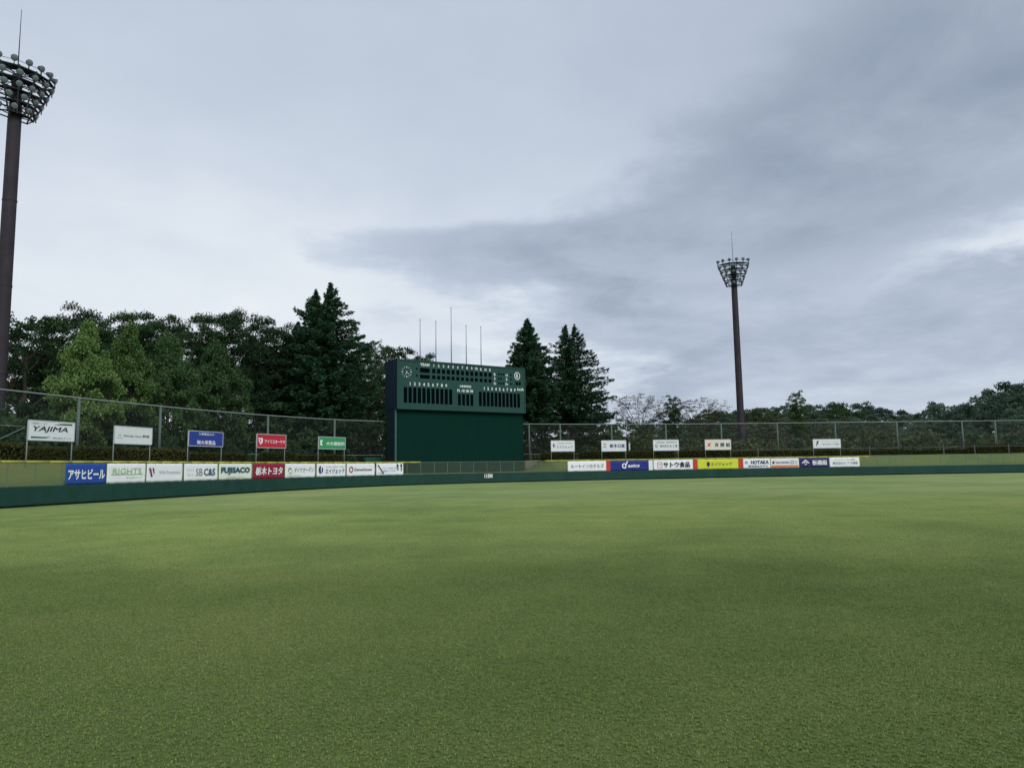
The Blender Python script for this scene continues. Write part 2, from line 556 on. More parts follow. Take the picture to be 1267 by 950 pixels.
# far from the near field the patches lie lower, until only the turf sheet is left
pos = ng.nodes.new('GeometryNodeInputPosition'); sxyz = ng.nodes.new('ShaderNodeSeparateXYZ')
mrn = ng.nodes.new('ShaderNodeMapRange'); mrn.interpolation_type = 'SMOOTHSTEP'
for i_, x_ in zip((1, 2, 3, 4), (16, 46, 1.0, .04)): mrn.inputs[i_].default_value = x_
cz = ng.nodes.new('ShaderNodeCombineXYZ'); cz.inputs[0].default_value = 1; cz.inputs[1].default_value = 1
lk(pos.outputs[0], sxyz.inputs[0]); lk(sxyz.outputs[1], mrn.inputs[0]); lk(mrn.outputs[0], cz.inputs[2]); lk(cz.outputs[0], iop.inputs['Scale'])
lk(iop.outputs[0], go.inputs[0])
md = grass.modifiers.new('lay_turf', 'NODES'); md.node_group = ng

# ------------------------------------------------------------------ outfield wall: padded green panels
M_pad = mat('pad_green', (29, 65, 58), .65, .16, 1.1, .2, obj_var=.04)
M_core = mat('wall_core_shade', (44, 52, 48), .85, .15, 2)  # concrete darkened so the gap under the pads reads as contact shadow
wall = tag(empty('outfield_wall', cpt(99.6, .1, 0)), 'long low wall padded in dark green vinyl along the outfield grass', 'wall')
wloc = wall.location.copy()
def W2L(p):
    return tuple(Vector(p) - wloc)
def strip(mb, s0, s1, o0, o1, z0, z1, step=1.0, f=W2L):
    k = max(1, int(math.ceil((s1 - s0) / step)))
    for i in range(k):
        a, b = s0 + (s1 - s0) * i / k, s0 + (s1 - s0) * (i + 1) / k
        mb.hexa([f(cpt(a, o0, z0)), f(cpt(b, o0, z0)), f(cpt(b, o1, z0)), f(cpt(a, o1, z0)),
                 f(cpt(a, o0, z1)), f(cpt(b, o0, z1)), f(cpt(b, o1, z1)), f(cpt(a, o1, z1))])
    return mb
PADL = 2.1
i = 0
s = 2.0
while s + PADL < SMAX - 1:
    a, b = s + .003, s + PADL - .003
    mb = MB()
    pr = [(0.13, .09), (.02, .09), (0, .12), (0, .97), (.02, 1.01), (.13, 1.01)]
    ks = 3
    P0 = []
    for q in range(ks):
        t = a + (b - a) * q / (ks - 1)
        e = .006 if q in (0, ks - 1) else 0
        P0.append([W2L(cpt(t, o_ + (e if o_ < .1 else 0), z_)) for o_, z_ in pr])
    for q in range(ks - 1):
        for r_ in range(len(pr) - 1):
            mb.face([P0[q][r_], P0[q][r_ + 1], P0[q + 1][r_ + 1], P0[q + 1][r_]][::-1])
    mb.face(P0[0]); mb.face(P0[-1][::-1])
    mb.put('pad', M_pad, wall)
    s += PADL
    i += 1
strip(MB(), 1, SMAX - 1, .14, .30, 0.0, 1.0, 2.0).put('wall_core', M_core, wall)

# ------------------------------------------------------------------ low fence on top of the wall
M_galv = mat('galvanised', (128, 137, 138), .5, .1, 4, .4)
M_postg = mat('fence_post_paint', (104, 118, 108), .6, .12, 4)
M_cap = mat('cap_yellow', (168, 166, 72), .6, .14, 3, obj_var=.12)
M_wire = wire_mat('chain_link', (118, 128, 112), .05, .19)
fence = tag(empty('outfield_fence', cpt(99.6, .2, 1.0)), 'waist high chain link fence with yellow padded top rail on the green wall', 'fence')
floc = fence.location.copy()
def F2L(p):
    return tuple(Vector(p) - floc)
pm = MB().tube([(0, 0, 0), (0, 0, 1.27)], .027, 6).mesh('post', M_postg)
s = 2.4
while s < SMAX - 2:
    add('post', pm, fence, loc=F2L(cpt(s, .22, 1.0)))
    s += 1.6
def rail(name, s0, s1, o, z, r, m_, par, f, n=6, step=1.0):
    k = max(1, int((s1 - s0) / step))
    return MB().tube([f(cpt(s0 + (s1 - s0) * j / k, o, z)) for j in range(k + 1)], r, n).put(name, m_, par, True)
rail('top_rail', 2, SMAX - 2, .22, 2.25, .022, M_postg, fence, F2L)
rail('bottom_rail', 2, SMAX - 2, .22, 1.07, .018, M_postg, fence, F2L)
for a0, a1 in ((22.0, 92.3), (106.9, 147.0)):
    s = a0
    while s < a1 - .5:
        rail('rail_pad', s + .015, min(s + 1.4, a1) - .015, .22, 2.25, .068, M_cap, fence, F2L, 8, .7)
        s += 1.4
def wire_strip(name, s0, s1, o, z0, z1, m_, par, f, step=1.0):
    k = int((s1 - s0) / step)
    vs_, fs_ = [], []
    for j in range(k + 1):
        q = s0 + (s1 - s0) * j / k
        vs_ += [f(cpt(q, o, z0)), f(cpt(q, o, z1))]
    for j in range(k):
        fs_.append((2 * j, 2 * j + 2, 2 * j + 3, 2 * j + 1))
    me = make_mesh(name, vs_, fs_, m_)
    uv = me.uv_layers.new(name='UVMap')
    for pi, pl in enumerate(me.polygons):
        q0, q1 = s0 + (s1 - s0) * pi / k, s0 + (s1 - s0) * (pi + 1) / k
        for li, c in zip(pl.loop_indices, ((q0, z0), (q1, z0), (q1, z1), (q0, z1))):
            uv.data[li].uv = c
    return add(name, me, par)
wire_strip('mesh_panel', 2, SMAX - 2, .19, 1.03, 2.24, M_wire, fence, F2L)

# ------------------------------------------------------------------ tall net fence on the bank
M_netpost = mat('net_post_paint', (88, 101, 99), .6, .12, 3)
M_net = wire_mat('net_wire', (90, 98, 96), .06, .07)
NETO = 9.0
def net_fence(name, s_list, s0, s1, label, top=6.85):
    e = tag(empty(name, cpt((s0 + s1) / 2, NETO, 2.4)), label, 'net fence', 'tall net fences behind the bank')
    l0 = e.location.copy()
    f = lambda p: tuple(Vector(p) - l0)
    pme = MB().tube([(0, 0, -.4), (0, 0, top - 2.4)], [.115, .105], 8).mesh('post', M_netpost, True)
    for q in s_list:
        add('post', pme, e, loc=f(cpt(q, NETO, 2.4)))
    rail('top_rail', s0, s1, NETO, top, .05, M_galv, e, f, 8)
    rail('bottom_rail', s0, s1, NETO, 3.15, .025, M_galv, e, f, 6)
    wire_strip('net_panel', s0, s1, NETO + .06, 2.6, top - .04, M_net, e, f)
    return e, f
e1, f1 = net_fence('net_fence', [27.0, 34.3, 41.6, 48.9, 56.2, 63.5, 70.7, 81.6, 88.4], 24, 92.9, 'tall grey net fence on posts left of the scoreboard')
for a_, b_ in ((49.0, 56.1), (56.3, 63.4)):
    pass
rail('middle_rail', 41.6, 59.5, NETO, 4.65, .022, M_galv, e1, f1)
MB().tube([f1(cpt(56.4, NETO, 3.3)), f1(cpt(59.4, NETO, 4.6))], .02, 6).put('brace', M_galv, e1)
net_fence('net_fence', [108.6, 112.4, 118.7, 125.5, 132.5, 139.9, 147.6, 156.1, 165.5, 170.1, 178, 186, 194, 202], 106.6, 206, 'tall grey net fence on posts right of the scoreboard')

# short posts with wires along the crest
def short_fence(s_list, s0, s1, label):
    e = tag(empty('wire_fence', cpt(s_list[0], 5.6, 2.4)), label, 'wire fence')
    l0 = e.location.copy()
    f = lambda p: tuple(Vector(p) - l0)
    pme = MB().tube([(0, 0, -.2), (0, 0, 1.2)], .06, 6).mesh('post', M_netpost)
    for q in s_list:
        add('post', pme, e, loc=f(cpt(q, 5.6, 2.4)))
    rail('wire', s0, s1, 5.6, 3.35, .012, M_galv, e, f, 4)
short_fence([135.7, 150.2, 160.2, 164.5, 169.1, 174, 179], 130, 182, 'low wire fence with short pale posts on the bank crest at the far right')

# ------------------------------------------------------------------ lettering
def glyphs(body, bold=0., shear=0.):
    cu_ = bpy.data.curves.new('lettering', 'FONT')
    cu_.body = body
    cu_.size = 1
    cu_.resolution_u = 2
    cu_.offset = bold
    cu_.shear = shear
    cu_.extrude = .0
    ob = bpy.data.objects.new('tmp', cu_)
    COL.objects.link(ob)
    bpy.context.view_layer.update()
    dg = bpy.context.evaluated_depsgraph_get()
    me = bpy.data.meshes.new_from_object(ob.evaluated_get(dg))
    bpy.data.objects.remove(ob)
    bpy.data.curves.remove(cu_)
    me.materials.clear()
    return me
_gc = {}
def text(par, body, x, z, w, h, mt, y=-.03, bold=.02, shear=0., name='lettering', fat=0.):
    """letters standing upright in the parent's XZ plane, facing -Y, centred at x, z and fitted to w by h"""
    me = glyphs(body, bold, shear)
    co = np.empty(len(me.vertices) * 3, np.float32)
    me.vertices.foreach_get('co', co)
    co = co.reshape(-1, 3)
    lo, hi = co.min(0), co.max(0)
    sx = w / max(hi[0] - lo[0], 1e-4); sz = h / max(hi[1] - lo[1], 1e-4)
    if w == 0: sx = sz
    q = np.empty_like(co)
    q[:, 0] = (co[:, 0] - (lo[0] + hi[0]) / 2) * sx
    q[:, 2] = (co[:, 1] - (lo[1] + hi[1]) / 2) * sz
    q[:, 1] = 0
    me.vertices.foreach_set('co', q.ravel())
    if fat:                                          # heavier strokes: the same letters again a hair to the side
        v0 = q; polys = [tuple(p.vertices) for p in me.polygons]
        vv = [v0 + np.array([dx * fat * h, -.0015 * k_, dz * fat * h], np.float32) for k_, (dx, dz) in enumerate(((0, 0), (.5, 0), (-.5, 0), (.25, .25), (-.25, -.25)))]
        ff = [tuple(i_ + len(v0) * k_ for i_ in p) for k_ in range(len(vv)) for p in polys]
        me = make_mesh(name, np.vstack(vv), ff)
    me.update()
    me.materials.append(mt)
    return add(name, me, par, loc=(x, y, z))
def poly(par, pts_, mt, y=-.03, name='logo', th=.006):
    """flat shape with a little thickness, points (x, z) anticlockwise"""
    mb = MB()
    n_ = len(pts_)
    fr = [(px, y, pz) for px, pz in pts_]; bk = [(px, y + th, pz) for px, pz in pts_]
    mb.face(fr)
    for q in range(n_):
        mb.face([fr[q], bk[q], bk[(q + 1) % n_], fr[(q + 1) % n_]])
    return mb.put(name, mt, par)
def ell(cx_, cz, rx, rz, n_=20, a0=0, a1=360):
    return [(cx_ + rx * math.cos(R_(a0 + (a1 - a0) * k / n_)), cz + rz * math.sin(R_(a0 + (a1 - a0) * k / n_))) for k in range(n_ + (0 if a1 - a0 == 360 else 1))]
def ring(par, cx_, cz, rx, rz, wd, mt, y=-.03, name='logo', a0=0, a1=360, n_=24):
    mb = MB()
    for k in range(n_):
        t0, t1 = R_(a0 + (a1 - a0) * k / n_), R_(a0 + (a1 - a0) * (k + 1) / n_)
        mb.face([(cx_ + (rx - wd) * math.cos(t0), y, cz + (rz - wd) * math.sin(t0)), (cx_ + rx * math.cos(t0), y, cz + rz * math.sin(t0)),
                 (cx_ + rx * math.cos(t1), y, cz + rz * math.sin(t1)), (cx_ + (rx - wd) * math.cos(t1), y, cz + (rz - wd) * math.sin(t1))])
    return mb.put(name, mt, par)
def ink(n_, rgb):
    return mat('ink_' + n_, rgb, .6, .04, 2)
K_black = ink('black', (38, 42, 48)); K_navy = ink('navy', (34, 44, 110)); K_white = ink('white', (232, 234, 238))
K_grey = ink('grey', (120, 126, 134)); K_lgreen = ink('leaf_green', (150, 190, 120)); K_green = ink('green', (44, 120, 70))
K_dgreen = ink('deep_green', (52, 92, 58)); K_teal = ink('teal', (30, 84, 104)); K_red = ink('red', (196, 40, 50)); K_crim = ink('crimson', (140, 22, 60))
K_mag = ink('magenta', (140, 30, 96)); K_orange = ink('orange', (206, 120, 70)); K_blue = ink('blue', (60, 110, 190)); K_lgrey = ink('light_grey', (170, 174, 180))

# ------------------------------------------------------------------ banners on the low fence
M_eye = mat('brass_eyelet', (150, 140, 110), .4, .05, 3, metal=.6)
def banner(s0, s1, rgb, label, draw, z0=1.04, z1=2.19, wrinkle=.006, cloth=None):
    sm = (s0 + s1) / 2
    e = tag(empty('banner', cpt(sm, .1, 1.0), cang(sm)), label, 'banner', 'advertising banners tied to the outfield fence')
    inv = (Matrix.Translation(e.location) @ Matrix.Rotation(cang(sm), 4, 'Z')).inverted()
    mt = mat('vinyl_%d_%d_%d' % rgb, rgb, .45, .06, .9, .35)
    nx_, nz_ = 30, 8
    sd = rnd.uniform(0, 50)
    vs_, fs_ = [], []
    for j in range(nz_ + 1):
        for i_ in range(nx_ + 1):
            u_, v_ = i_ / nx_, j / nz_
            p = inv @ cpt(s0 + (s1 - s0) * u_, .09, z0 + (z1 - z0) * v_)
            p.y += wrinkle * (math.sin(u_ * 19 + sd + v_ * 3) + .7 * math.sin(v_ * 7 + u_ * 31 + sd))
            sag = .018 * math.sin(u_ * math.pi * 6 + sd) ** 2 + .012
            p.z += -sag * (v_ ** 3) + (.012 * math.sin(u_ * 23 + sd)) * (1 - v_) ** 3
            vs_.append(tuple(p))
    for j in range(nz_):
        for i_ in range(nx_):
            a_ = j * (nx_ + 1) + i_
            fs_.append((a_, a_ + 1, a_ + nx_ + 2, a_ + nx_ + 1))
    o = add('sheet', make_mesh('sheet', vs_, fs_, mt, True), e)
    sol = o.modifiers.new('thickness', 'SOLIDIFY'); sol.thickness = .004; sol.offset = 1
    mb = MB()
    for k in range(6):
        for zz in (z0 + .05, z1 - .06):
            p = inv @ cpt(s0 + .06 + (s1 - s0 - .12) * k / 5, .07, zz)
            mb.tube([(p.x, p.y, p.z), (p.x, p.y - .008, p.z)], .018, 6)
    mb.put('eyelets', M_eye, e)
    w_, h_ = s1 - s0, z1 - z0
    zc_ = (z0 + z1) / 2 - 1.0
    def T(body, u_, v_, w, h, mt_, **k):
        return text(e, body, (u_ - .5) * w_, zc_ + (v_ - .5) * h_, w * w_, h * h_, mt_, y=-.045, **k)
    def PL(pts_, mt_, **k):
        return poly(e, [((a_ - .5) * w_, zc_ + (b_ - .5) * h_) for a_, b_ in pts_], mt_, y=-.04, **k)
    def RG(u_, v_, r, wd, mt_, **k):
        return ring(e, (u_ - .5) * w_, zc_ + (v_ - .5) * h_, r * h_, r * h_, wd * h_, mt_, y=-.045, **k)
    def SIDE(u0, u1, rgb_, nm='red_end'):
        return PL([(u0, .0), (u1, .0), (u1, .99), (u0, .99)], ink(nm, rgb_), name='end_strip')
    draw(T, PL, RG, SIDE)
    xs_ = np.linspace(-w_ / 2, w_ / 2, 21)
    ys_ = np.array([(inv @ cpt(sm + x_, .09, 1.5)).y for x_ in xs_])
    for ch in list(e.children):
        if ch.name.startswith(('sheet', 'eyelets')):
            continue
        for v_ in ch.data.vertices:
            v_.co.y += float(np.interp(v_.co.x + ch.location.x, xs_, ys_))
    return e
def EL(u, v, ru, rv, n_=16, a0=0, a1=360):
    return ell(u, v, ru, rv, n_, a0, a1)
WH = (238, 240, 246)
def agekke(T, PL, RG, u, v, k=1.0, c=None, small=None, x0=None):
    c = c or K_navy
    PL(EL(u, v, .062 * k, .27 * k, 14, 90, 270), c)
    PL(EL(u + .012, v, .045 * k, .24 * k, 10, -90, 60), c)
def d1(T, PL, RG, S):
    T('アサヒビール', .5, .47, .9, .5, K_white, bold=.035)
def d2(T, PL, RG, S):
    T('RIGHTS', .5, .6, .74, .3, K_lgreen, bold=0)
    PL([(.1, .42), (.92, .42), (.92, .45), (.1, .45)], K_lgreen, name='rule')
    T('株式会社ライツ', .68, .27, .42, .1, K_lgreen, bold=0)
def d3(T, PL, RG, S):
    PL([(.05, .74), (.1, .74), (.15, .28), (.11, .28)], K_mag)
    PL([(.14, .74), (.18, .74), (.2, .45), (.18, .45)], K_navy)
    T('Wiki Promotion', .62, .52, .6, .2, K_lgrey, bold=0)
def d4(T, PL, RG, S):
    T('ソフトバンク', .16, .62, .2, .11, K_grey, bold=0)
    T('グループ', .16, .34, .17, .11, K_grey, bold=0)
    T('SB', .43, .49, .2, .42, K_grey, bold=-.004)
    T('C&S', .74, .49, .34, .42, K_teal, bold=.02)
def d5(T, PL, RG, S):
    T('FUJISACO', .49, .54, .88, .46, K_teal, bold=.05)
    T('株式会社フジサコ', .5, .14, .5, .08, K_grey, bold=0)
def d6(T, PL, RG, S):
    T('栃木トヨタ', .5, .5, .86, .52, K_white, bold=.0, fat=.10, shear=.1)
def d7(T, PL, RG, S):
    RG(.15, .5, .2, .07, K_green, a0=20, a1=200)
    RG(.17, .46, .2, .07, K_lgreen, a0=200, a1=380)
    T('ダイナガーデン', .62, .54, .66, .36, K_dgreen, bold=.0, shear=.25)
    PL([(.06, .14), (.5, .14), (.5, .16), (.06, .16)], K_grey, name='rule')
def d8(T, PL, RG, S):
    PL(EL(.13, .52, .07, .3, 14, 90, 270), K_navy)
    PL(EL(.15, .52, .055, .26, 12, -90, 60), K_navy)
    T('エイジェック', .62, .42, .66, .36, K_navy, bold=.015, shear=.12)
    T('人材派遣・業務請負・人材紹介', .63, .74, .66, .08, K_grey, bold=0)
def d9(T, PL, RG, S):
    RG(.15, .5, .24, .085, K_crim)
    T('DaiwaHouse', .58, .5, .62, .22, K_black, bold=.01)
def d10(T, PL, RG, S):
    T('スポーツを応援します', .5, .58, .54, .16, K_grey, bold=0)
    T('地域とともに', .5, .36, .5, .16, K_blue, bold=0)
    PL([(.03, .86), (.07, .86), (.3, .12), (.25, .12)], K_black)
    PL(EL(.79, .8, .035, .12), K_black); PL(EL(.92, .8, .035, .12), K_black)
    PL([(.76, .7), (.82, .7), (.83, .4), (.79, .35)], K_grey)
    PL([(.9, .7), (.95, .7), (.95, .35), (.91, .3)], K_grey)
    T('株式会社', .16, .2, .2, .1, K_grey, bold=0)
LB = [
 (53.70, 56.46, (34, 74, 160), 'blue banner with large white katakana lettering, leftmost on the fence', d1),
 (56.52, 59.60, WH, 'white banner with pale green word RIGHTS above a thin rule', d2),
 (59.70, 63.00, WH, 'white banner with purple W mark and faint grey words', d3),
 (63.16, 66.60, WH, 'white banner reading SB C&S in grey and dark teal', d4),
 (66.74, 70.44, (228, 234, 226), 'white banner reading FUJISACO in heavy teal capitals', d5),
 (70.58, 74.40, (150, 24, 62), 'crimson banner with bold white slanted Japanese lettering', d6),
 (74.50, 78.26, WH, 'white banner with green ring mark and slanted green katakana', d7),
 (78.48, 82.26, WH, 'white banner with round navy mark and navy katakana left of scoreboard', d8),
 (82.42, 86.18, WH, 'white banner with crimson ring mark and small black name', d9),
 (86.40, 89.84, WH, 'white banner with scattered grey drawings, nearest left of the scoreboard', d10)]
for a in LB:
    banner(*a)
def r1(T, PL, RG, S):
    S(.905, 1.0, (196, 58, 58))
    T('ルートインホテルズ', .46, .5, .78, .4, K_dgreen, bold=.005)
    PL([(.925, .45), (.98, .45), (.98, .55), (.925, .55)], K_white)
def r2(T, PL, RG, S):
    PL([(.905, .0), (1.0, .0), (1.0, .99), (.905, .99)], K_white, name='end_strip')
    T('asics', .55, .47, .28, .32, K_white, bold=.03, shear=.2)
    RG(.325, .46, .26, .12, K_white, a0=30, a1=330)
    PL([(.325, .22), (.345, .22), (.42, .92), (.385, .92)], K_white)
    for k in range(3):
        PL([(.05 + k * .07, .85 - k * .1), (.06 + k * .07, .87 - k * .1), (.2 + k * .07, .3), (.19 + k * .07, .3)], ink('fold_blue', (46, 66, 140)), name='fold_highlight')  # light on the banner's folds drawn as paler blue lines
def r3(T, PL, RG, S):
    S(.905, 1.0, (196, 58, 58))
    PL([(.925, .45), (.98, .45), (.98, .55), (.925, .55)], K_white)
    PL([(.09, .2), (.2, .2), (.2, .24), (.09, .24)], K_red); PL([(.09, .74), (.2, .74), (.2, .78), (.09, .78)], K_red)
    PL([(.09, .2), (.1, .2), (.1, .78), (.09, .78)], K_red); PL([(.19, .2), (.2, .2), (.2, .78), (.19, .78)], K_red)
    T('サ', .145, .49, .06, .3, K_orange, bold=0)
    T('サトウ食品', .53, .5, .6, .54, K_black, bold=.0, fat=.10)
def r4(T, PL, RG, S):
    S(.905, 1.0, (188, 76, 54)); 
    PL([(.925, .45), (.98, .45), (.98, .55), (.925, .55)], K_white)
    PL(EL(.24, .52, .035, .22), K_navy)
    PL([(.225, .3), (.255, .3), (.24, .16)], K_navy)
    T('エイジェック', .53, .5, .46, .34, K_dgreen, bold=.01)
def r5(T, PL, RG, S):
    T('HOTAKA', .62, .62, .66, .4, K_navy, bold=.03)
    RG(.12, .6, .14, .06, K_blue)
    T('株式会社ホタカ', .55, .22, .74, .2, K_navy, bold=.02)
def r6(T, PL, RG, S):
    PL([(.02, .06), (.98, .06), (.98, .26), (.02, .26)], K_orange, name='stripe')
    PL(EL(.1, .56, .04, .14), K_crim)
    T('宇都宮自動車整備', .42, .55, .48, .17, K_navy, bold=.01)
    RG(.76, .56, .17, .05, K_blue); RG(.9, .56, .14, .04, K_lgrey)
def r7(T, PL, RG, S):
    RG(.2, .44, .16, .06, K_white)
    PL([(.06, .46), (.2, .82), (.34, .46), (.3, .44), (.2, .68), (.1, .44)], K_white)
    T('板橋組', .68, .5, .5, .5, K_white, bold=.0, fat=.07)
def r8(T, PL, RG, S):
    T('ソフトウェア・システム開発', .5, .76, .66, .14, K_dgreen, bold=0)
    T('株式会社ビアズ情報', .52, .4, .84, .3, K_teal, bold=.0)
for a in [
 (109.58, 114.8, WH, 'white banner with dark green katakana and a red right end', r1),
 (114.84, 120.06, (26, 46, 132), 'royal blue banner with white italic sports lettering and white end', r2),
 (120.16, 125.6, WH, 'white banner with bold black food company lettering and red square mark', r3),
 (125.64, 131.26, (206, 214, 60), 'bright yellow banner with small mark and dark green katakana', r4),
 (131.32, 134.66, WH, 'white banner with navy capitals HOTAKA over a smaller line', r5),
 (134.72, 138.22, (226, 226, 232), 'white banner with an orange stripe along its bottom edge', r6),
 (138.32, 141.94, (40, 34, 100), 'dark purple banner with white peaked crest and three kanji', r7),
 (142.04, 145.74, WH, 'white banner with grey green two line text, rightmost on the fence', r8)]:
    banner(*a)

# 115 m distance marking painted on the pads
dm = tag(empty('distance_marker', cpt(100.05, -.004, .5), cang(100.05)), 'white painted 115M distance marking on the green wall', 'marking')
text(dm, '115M', 0, .23, .95, .42, K_white, y=-.012, bold=.04)

# ------------------------------------------------------------------ signboards on two posts
M_sback = mat('sign_back', (110, 116, 118), .6, .1)
SIGNO = 3.5
def signboard(s0, s1, z0, z1, rgb, label, draw, frame=(186, 192, 196), off=SIGNO):
    sm = (s0 + s1) / 2
    p = cpt(sm, off, bank_z(sm, off))
    e = tag(empty('signboard', p, cang(sm)), label, 'signboard', 'signboards standing on the grass bank')
    w_, h_ = s1 - s0, z1 - z0
    b0 = z0 - p.z
    MB().box(-w_ / 2, w_ / 2, -.02, .03, b0, b0 + h_).put('board', mat('board_%d_%d_%d' % rgb, rgb, .5, .05, 1.2), e)
    fm = mat('frame_%d_%d_%d' % frame, frame, .5, .1)
    for nm, bx_ in (('frame', (-w_ / 2 - .03, w_ / 2 + .03, -.035, .035, b0 + h_, b0 + h_ + .05)), ('frame', (-w_ / 2 - .03, w_ / 2 + .03, -.035, .035, b0 - .05, b0)),
                    ('frame', (-w_ / 2 - .05, -w_ / 2, -.034, .034, b0, b0 + h_)), ('frame', (w_ / 2, w_ / 2 + .05, -.034, .034, b0, b0 + h_))):
        MB().box(*bx_).put(nm, fm, e)
    for sx in (-1, 1):
        MB().tube([(sx * (w_ / 2 - .02), .075, -.3), (sx * (w_ / 2 - .02), .075, b0 + h_)], .038, 8).put('post', M_galv, e, True)
    MB().box(-w_ / 2, w_ / 2, .04, .07, b0 + h_ * .3, b0 + h_ * .3 + .05).put('back_rail', M_sback, e)
    def T(body, u_, v_, w, h, mt_, **k):
        return text(e, body, (u_ - .5) * w_, b0 + v_ * h_, w * w_, h * h_, mt_, y=-.028, **k)
    def PL(pts_, mt_, **k):
        return poly(e, [((a_ - .5) * w_, b0 + b_ * h_) for a_, b_ in pts_], mt_, y=-.027, **k)
    def RG(u_, v_, r, wd, mt_, **k):
        return ring(e, (u_ - .5) * w_, b0 + v_ * h_, r * h_, r * h_, wd * h_, mt_, y=-.028, **k)
    draw(T, PL, RG)
    return e
def s1_(T, PL, RG):
    T('YAJIMA', .47, .56, .76, .34, K_black, bold=.0, fat=.09, shear=.22)
    PL([(.53, .84), (.7, .84), (.95, .85), (.95, .94), (.75, .93), (.62, .89)], K_dgreen)
    PL([(.05, .08), (.36, .09), (.48, .18), (.3, .165), (.05, .17)], K_dgreen)
    T('工業設備のことなら', .21, .87, .34, .1, K_grey, bold=0)
    T('株式会社ヤジマ', .73, .12, .42, .1, K_grey, bold=.01)
def s2_(T, PL, RG):
    T('Honda Cars 野崎', .58, .47, .7, .17, K_black, bold=.012)
    T('H', .12, .48, .05, .12, K_grey, bold=.01)
    PL([(.04, .31), (.2, .31), (.2, .33), (.04, .33)], K_grey, name='rule')
def s3_(T, PL, RG):
    T('工業薬品なら', .5, .84, .46, .17, K_white, bold=.01)
    T('㈱大塚薬品', .5, .24, .54, .3, K_white, bold=.0, fat=.07)
def s4_(T, PL, RG):
    T('アイリスオーヤマ', .61, .46, .72, .3, K_white, bold=.02)
    PL([(.04, .72), (.19, .72), (.19, .4), (.12, .2), (.09, .3), (.13, .42), (.13, .62), (.04, .62)], K_white)
    PL([(.05, .56), (.1, .56), (.1, .34), (.06, .4)], K_white)
def s5_(T, PL, RG):
    T('大木建設㈱', .62, .46, .7, .34, K_white, bold=.02)
    PL([(.05, .75), (.15, .75), (.1, .5), (.15, .28), (.05, .28)], K_white)
def s6_(T, PL, RG):
    PL(EL(.12, .55, .05, .2, 14, 90, 270), K_navy); PL(EL(.135, .55, .035, .17, 12, -90, 60), K_navy)
    T('エイジェック', .58, .4, .7, .26, K_navy, bold=.015)
    T('人材派遣・業務請負', .58, .76, .68, .12, K_grey, bold=0)
def s7_(T, PL, RG):
    T('栃木日産', .64, .5, .62, .36, K_navy, bold=.0, fat=.07)
    PL([(.05, .68), (.2, .66), (.2, .7), (.05, .72)], K_dgreen); PL([(.05, .36), (.2, .32), (.2, .36), (.05, .4)], K_dgreen)
    RG(.12, .52, .12, .03, K_grey)
def s8_(T, PL, RG):
    T('一般貨物運送・産業廃棄物収集', .5, .78, .86, .16, K_grey, bold=.01)
    T('株式会社 佐 工 業', .6, .42, .7, .26, K_black, bold=.01)
    RG(.11, .44, .14, .05, K_dgreen); PL([(.09, .36), (.13, .36), (.11, .2)], K_black)
def s9_(T, PL, RG):
    PL([(.06, .3), (.1, .3), (.24, .68), (.2, .72)], K_red); PL([(.08, .66), (.14, .66), (.22, .34), (.16, .32)], K_orange)
    T('斉 勝 組', .67, .48, .6, .42, K_teal, bold=.0, fat=.08)
def s10_(T, PL, RG):
    T('F', .15, .52, .1, .6, K_black, bold=.06, shear=.3)
    T('株式会社フジ建設', .64, .42, .62, .2, K_grey, bold=0)
    T('リフォーム・増改築', .66, .68, .5, .1, K_lgrey, bold=0)
SW = (222, 228, 230)
for a in [
 (54.42, 57.48, 3.55, 4.60, SW, 'white signboard with black slanted YAJIMA and green swooshes on two posts', s1_),
 (60.82, 64.14, 3.53, 4.60, SW, 'white signboard reading Honda Cars in small black letters', s2_),
 (67.66, 71.36, 3.55, 4.60, (44, 66, 150), 'blue signboard with white lettering above the banner reading FUJISACO', s3_),
 (75.04, 78.54, 3.58, 4.66, (190, 44, 62), 'red signboard with white katakana before the dark trees', s4_),
 (82.38, 85.86, 3.60, 4.66, (56, 150, 92), 'green signboard with white kanji left of the scoreboard', s5_),
 (109.06, 111.98, 3.38, 4.58, SW, 'white signboard with round navy mark, first right of the scoreboard', s6_),
 (115.24, 118.34, 3.34, 4.57, SW, 'white signboard with navy kanji above the royal blue banner', s7_),
 (121.68, 124.92, 3.36, 4.60, SW, 'white signboard with two lines of dark text above the food company banner', s8_),
 (128.14, 131.42, 3.38, 4.57, (226, 220, 204), 'cream signboard with red mark and teal kanji above the yellow banner', s9_),
 (141.84, 145.34, 3.42, 4.46, SW, 'white signboard with slanted black F, alone at the far right', s10_)]:
    signboard(*a)

# ------------------------------------------------------------------ scoreboard
M_sb = mat('board_green', (42, 75, 70), .7, .07, .5, .15)
M_sblow = mat('batters_eye_green', (9, 46, 39), .9, .10, .35, .08)
M_slot = mat('slot_black', (4, 11, 17), .9, .06, 1, .03)
M_sbside = mat('board_side', (26, 44, 58), .6, .08, .4)
M_ltr = mat('letter_white', (222, 228, 224), .6, .04, 1)
sbase = Vector((-12.34, 79.0, 0))
sang = R_(34.54)
sb = tag(empty('scoreboard', sbase, sang), 'large dark green scoreboard with white numerals and clock behind the centre fence', 'scoreboard')
SBW = 16.86
slots = []
for r_, (za, zb) in enumerate(((12.10, 12.60), (11.45, 11.86))):
    slots.append((2.73, 3.95, za, zb, 'team_slot'))
    for k in range(10):
        c = 4.45 + .617 * k
        slots.append((c - .205, c + .205, za, zb, 'score_slot'))
    for k in range(3):
        c = 10.64 + .62 * k
        slots.append((c - .205, c + .205, za, zb, 'score_slot'))
slots.append((2.27, 2.45, 12.34, 12.58, 'lamp_slot')); slots.append((2.27, 2.45, 11.60, 11.84, 'lamp_slot'))
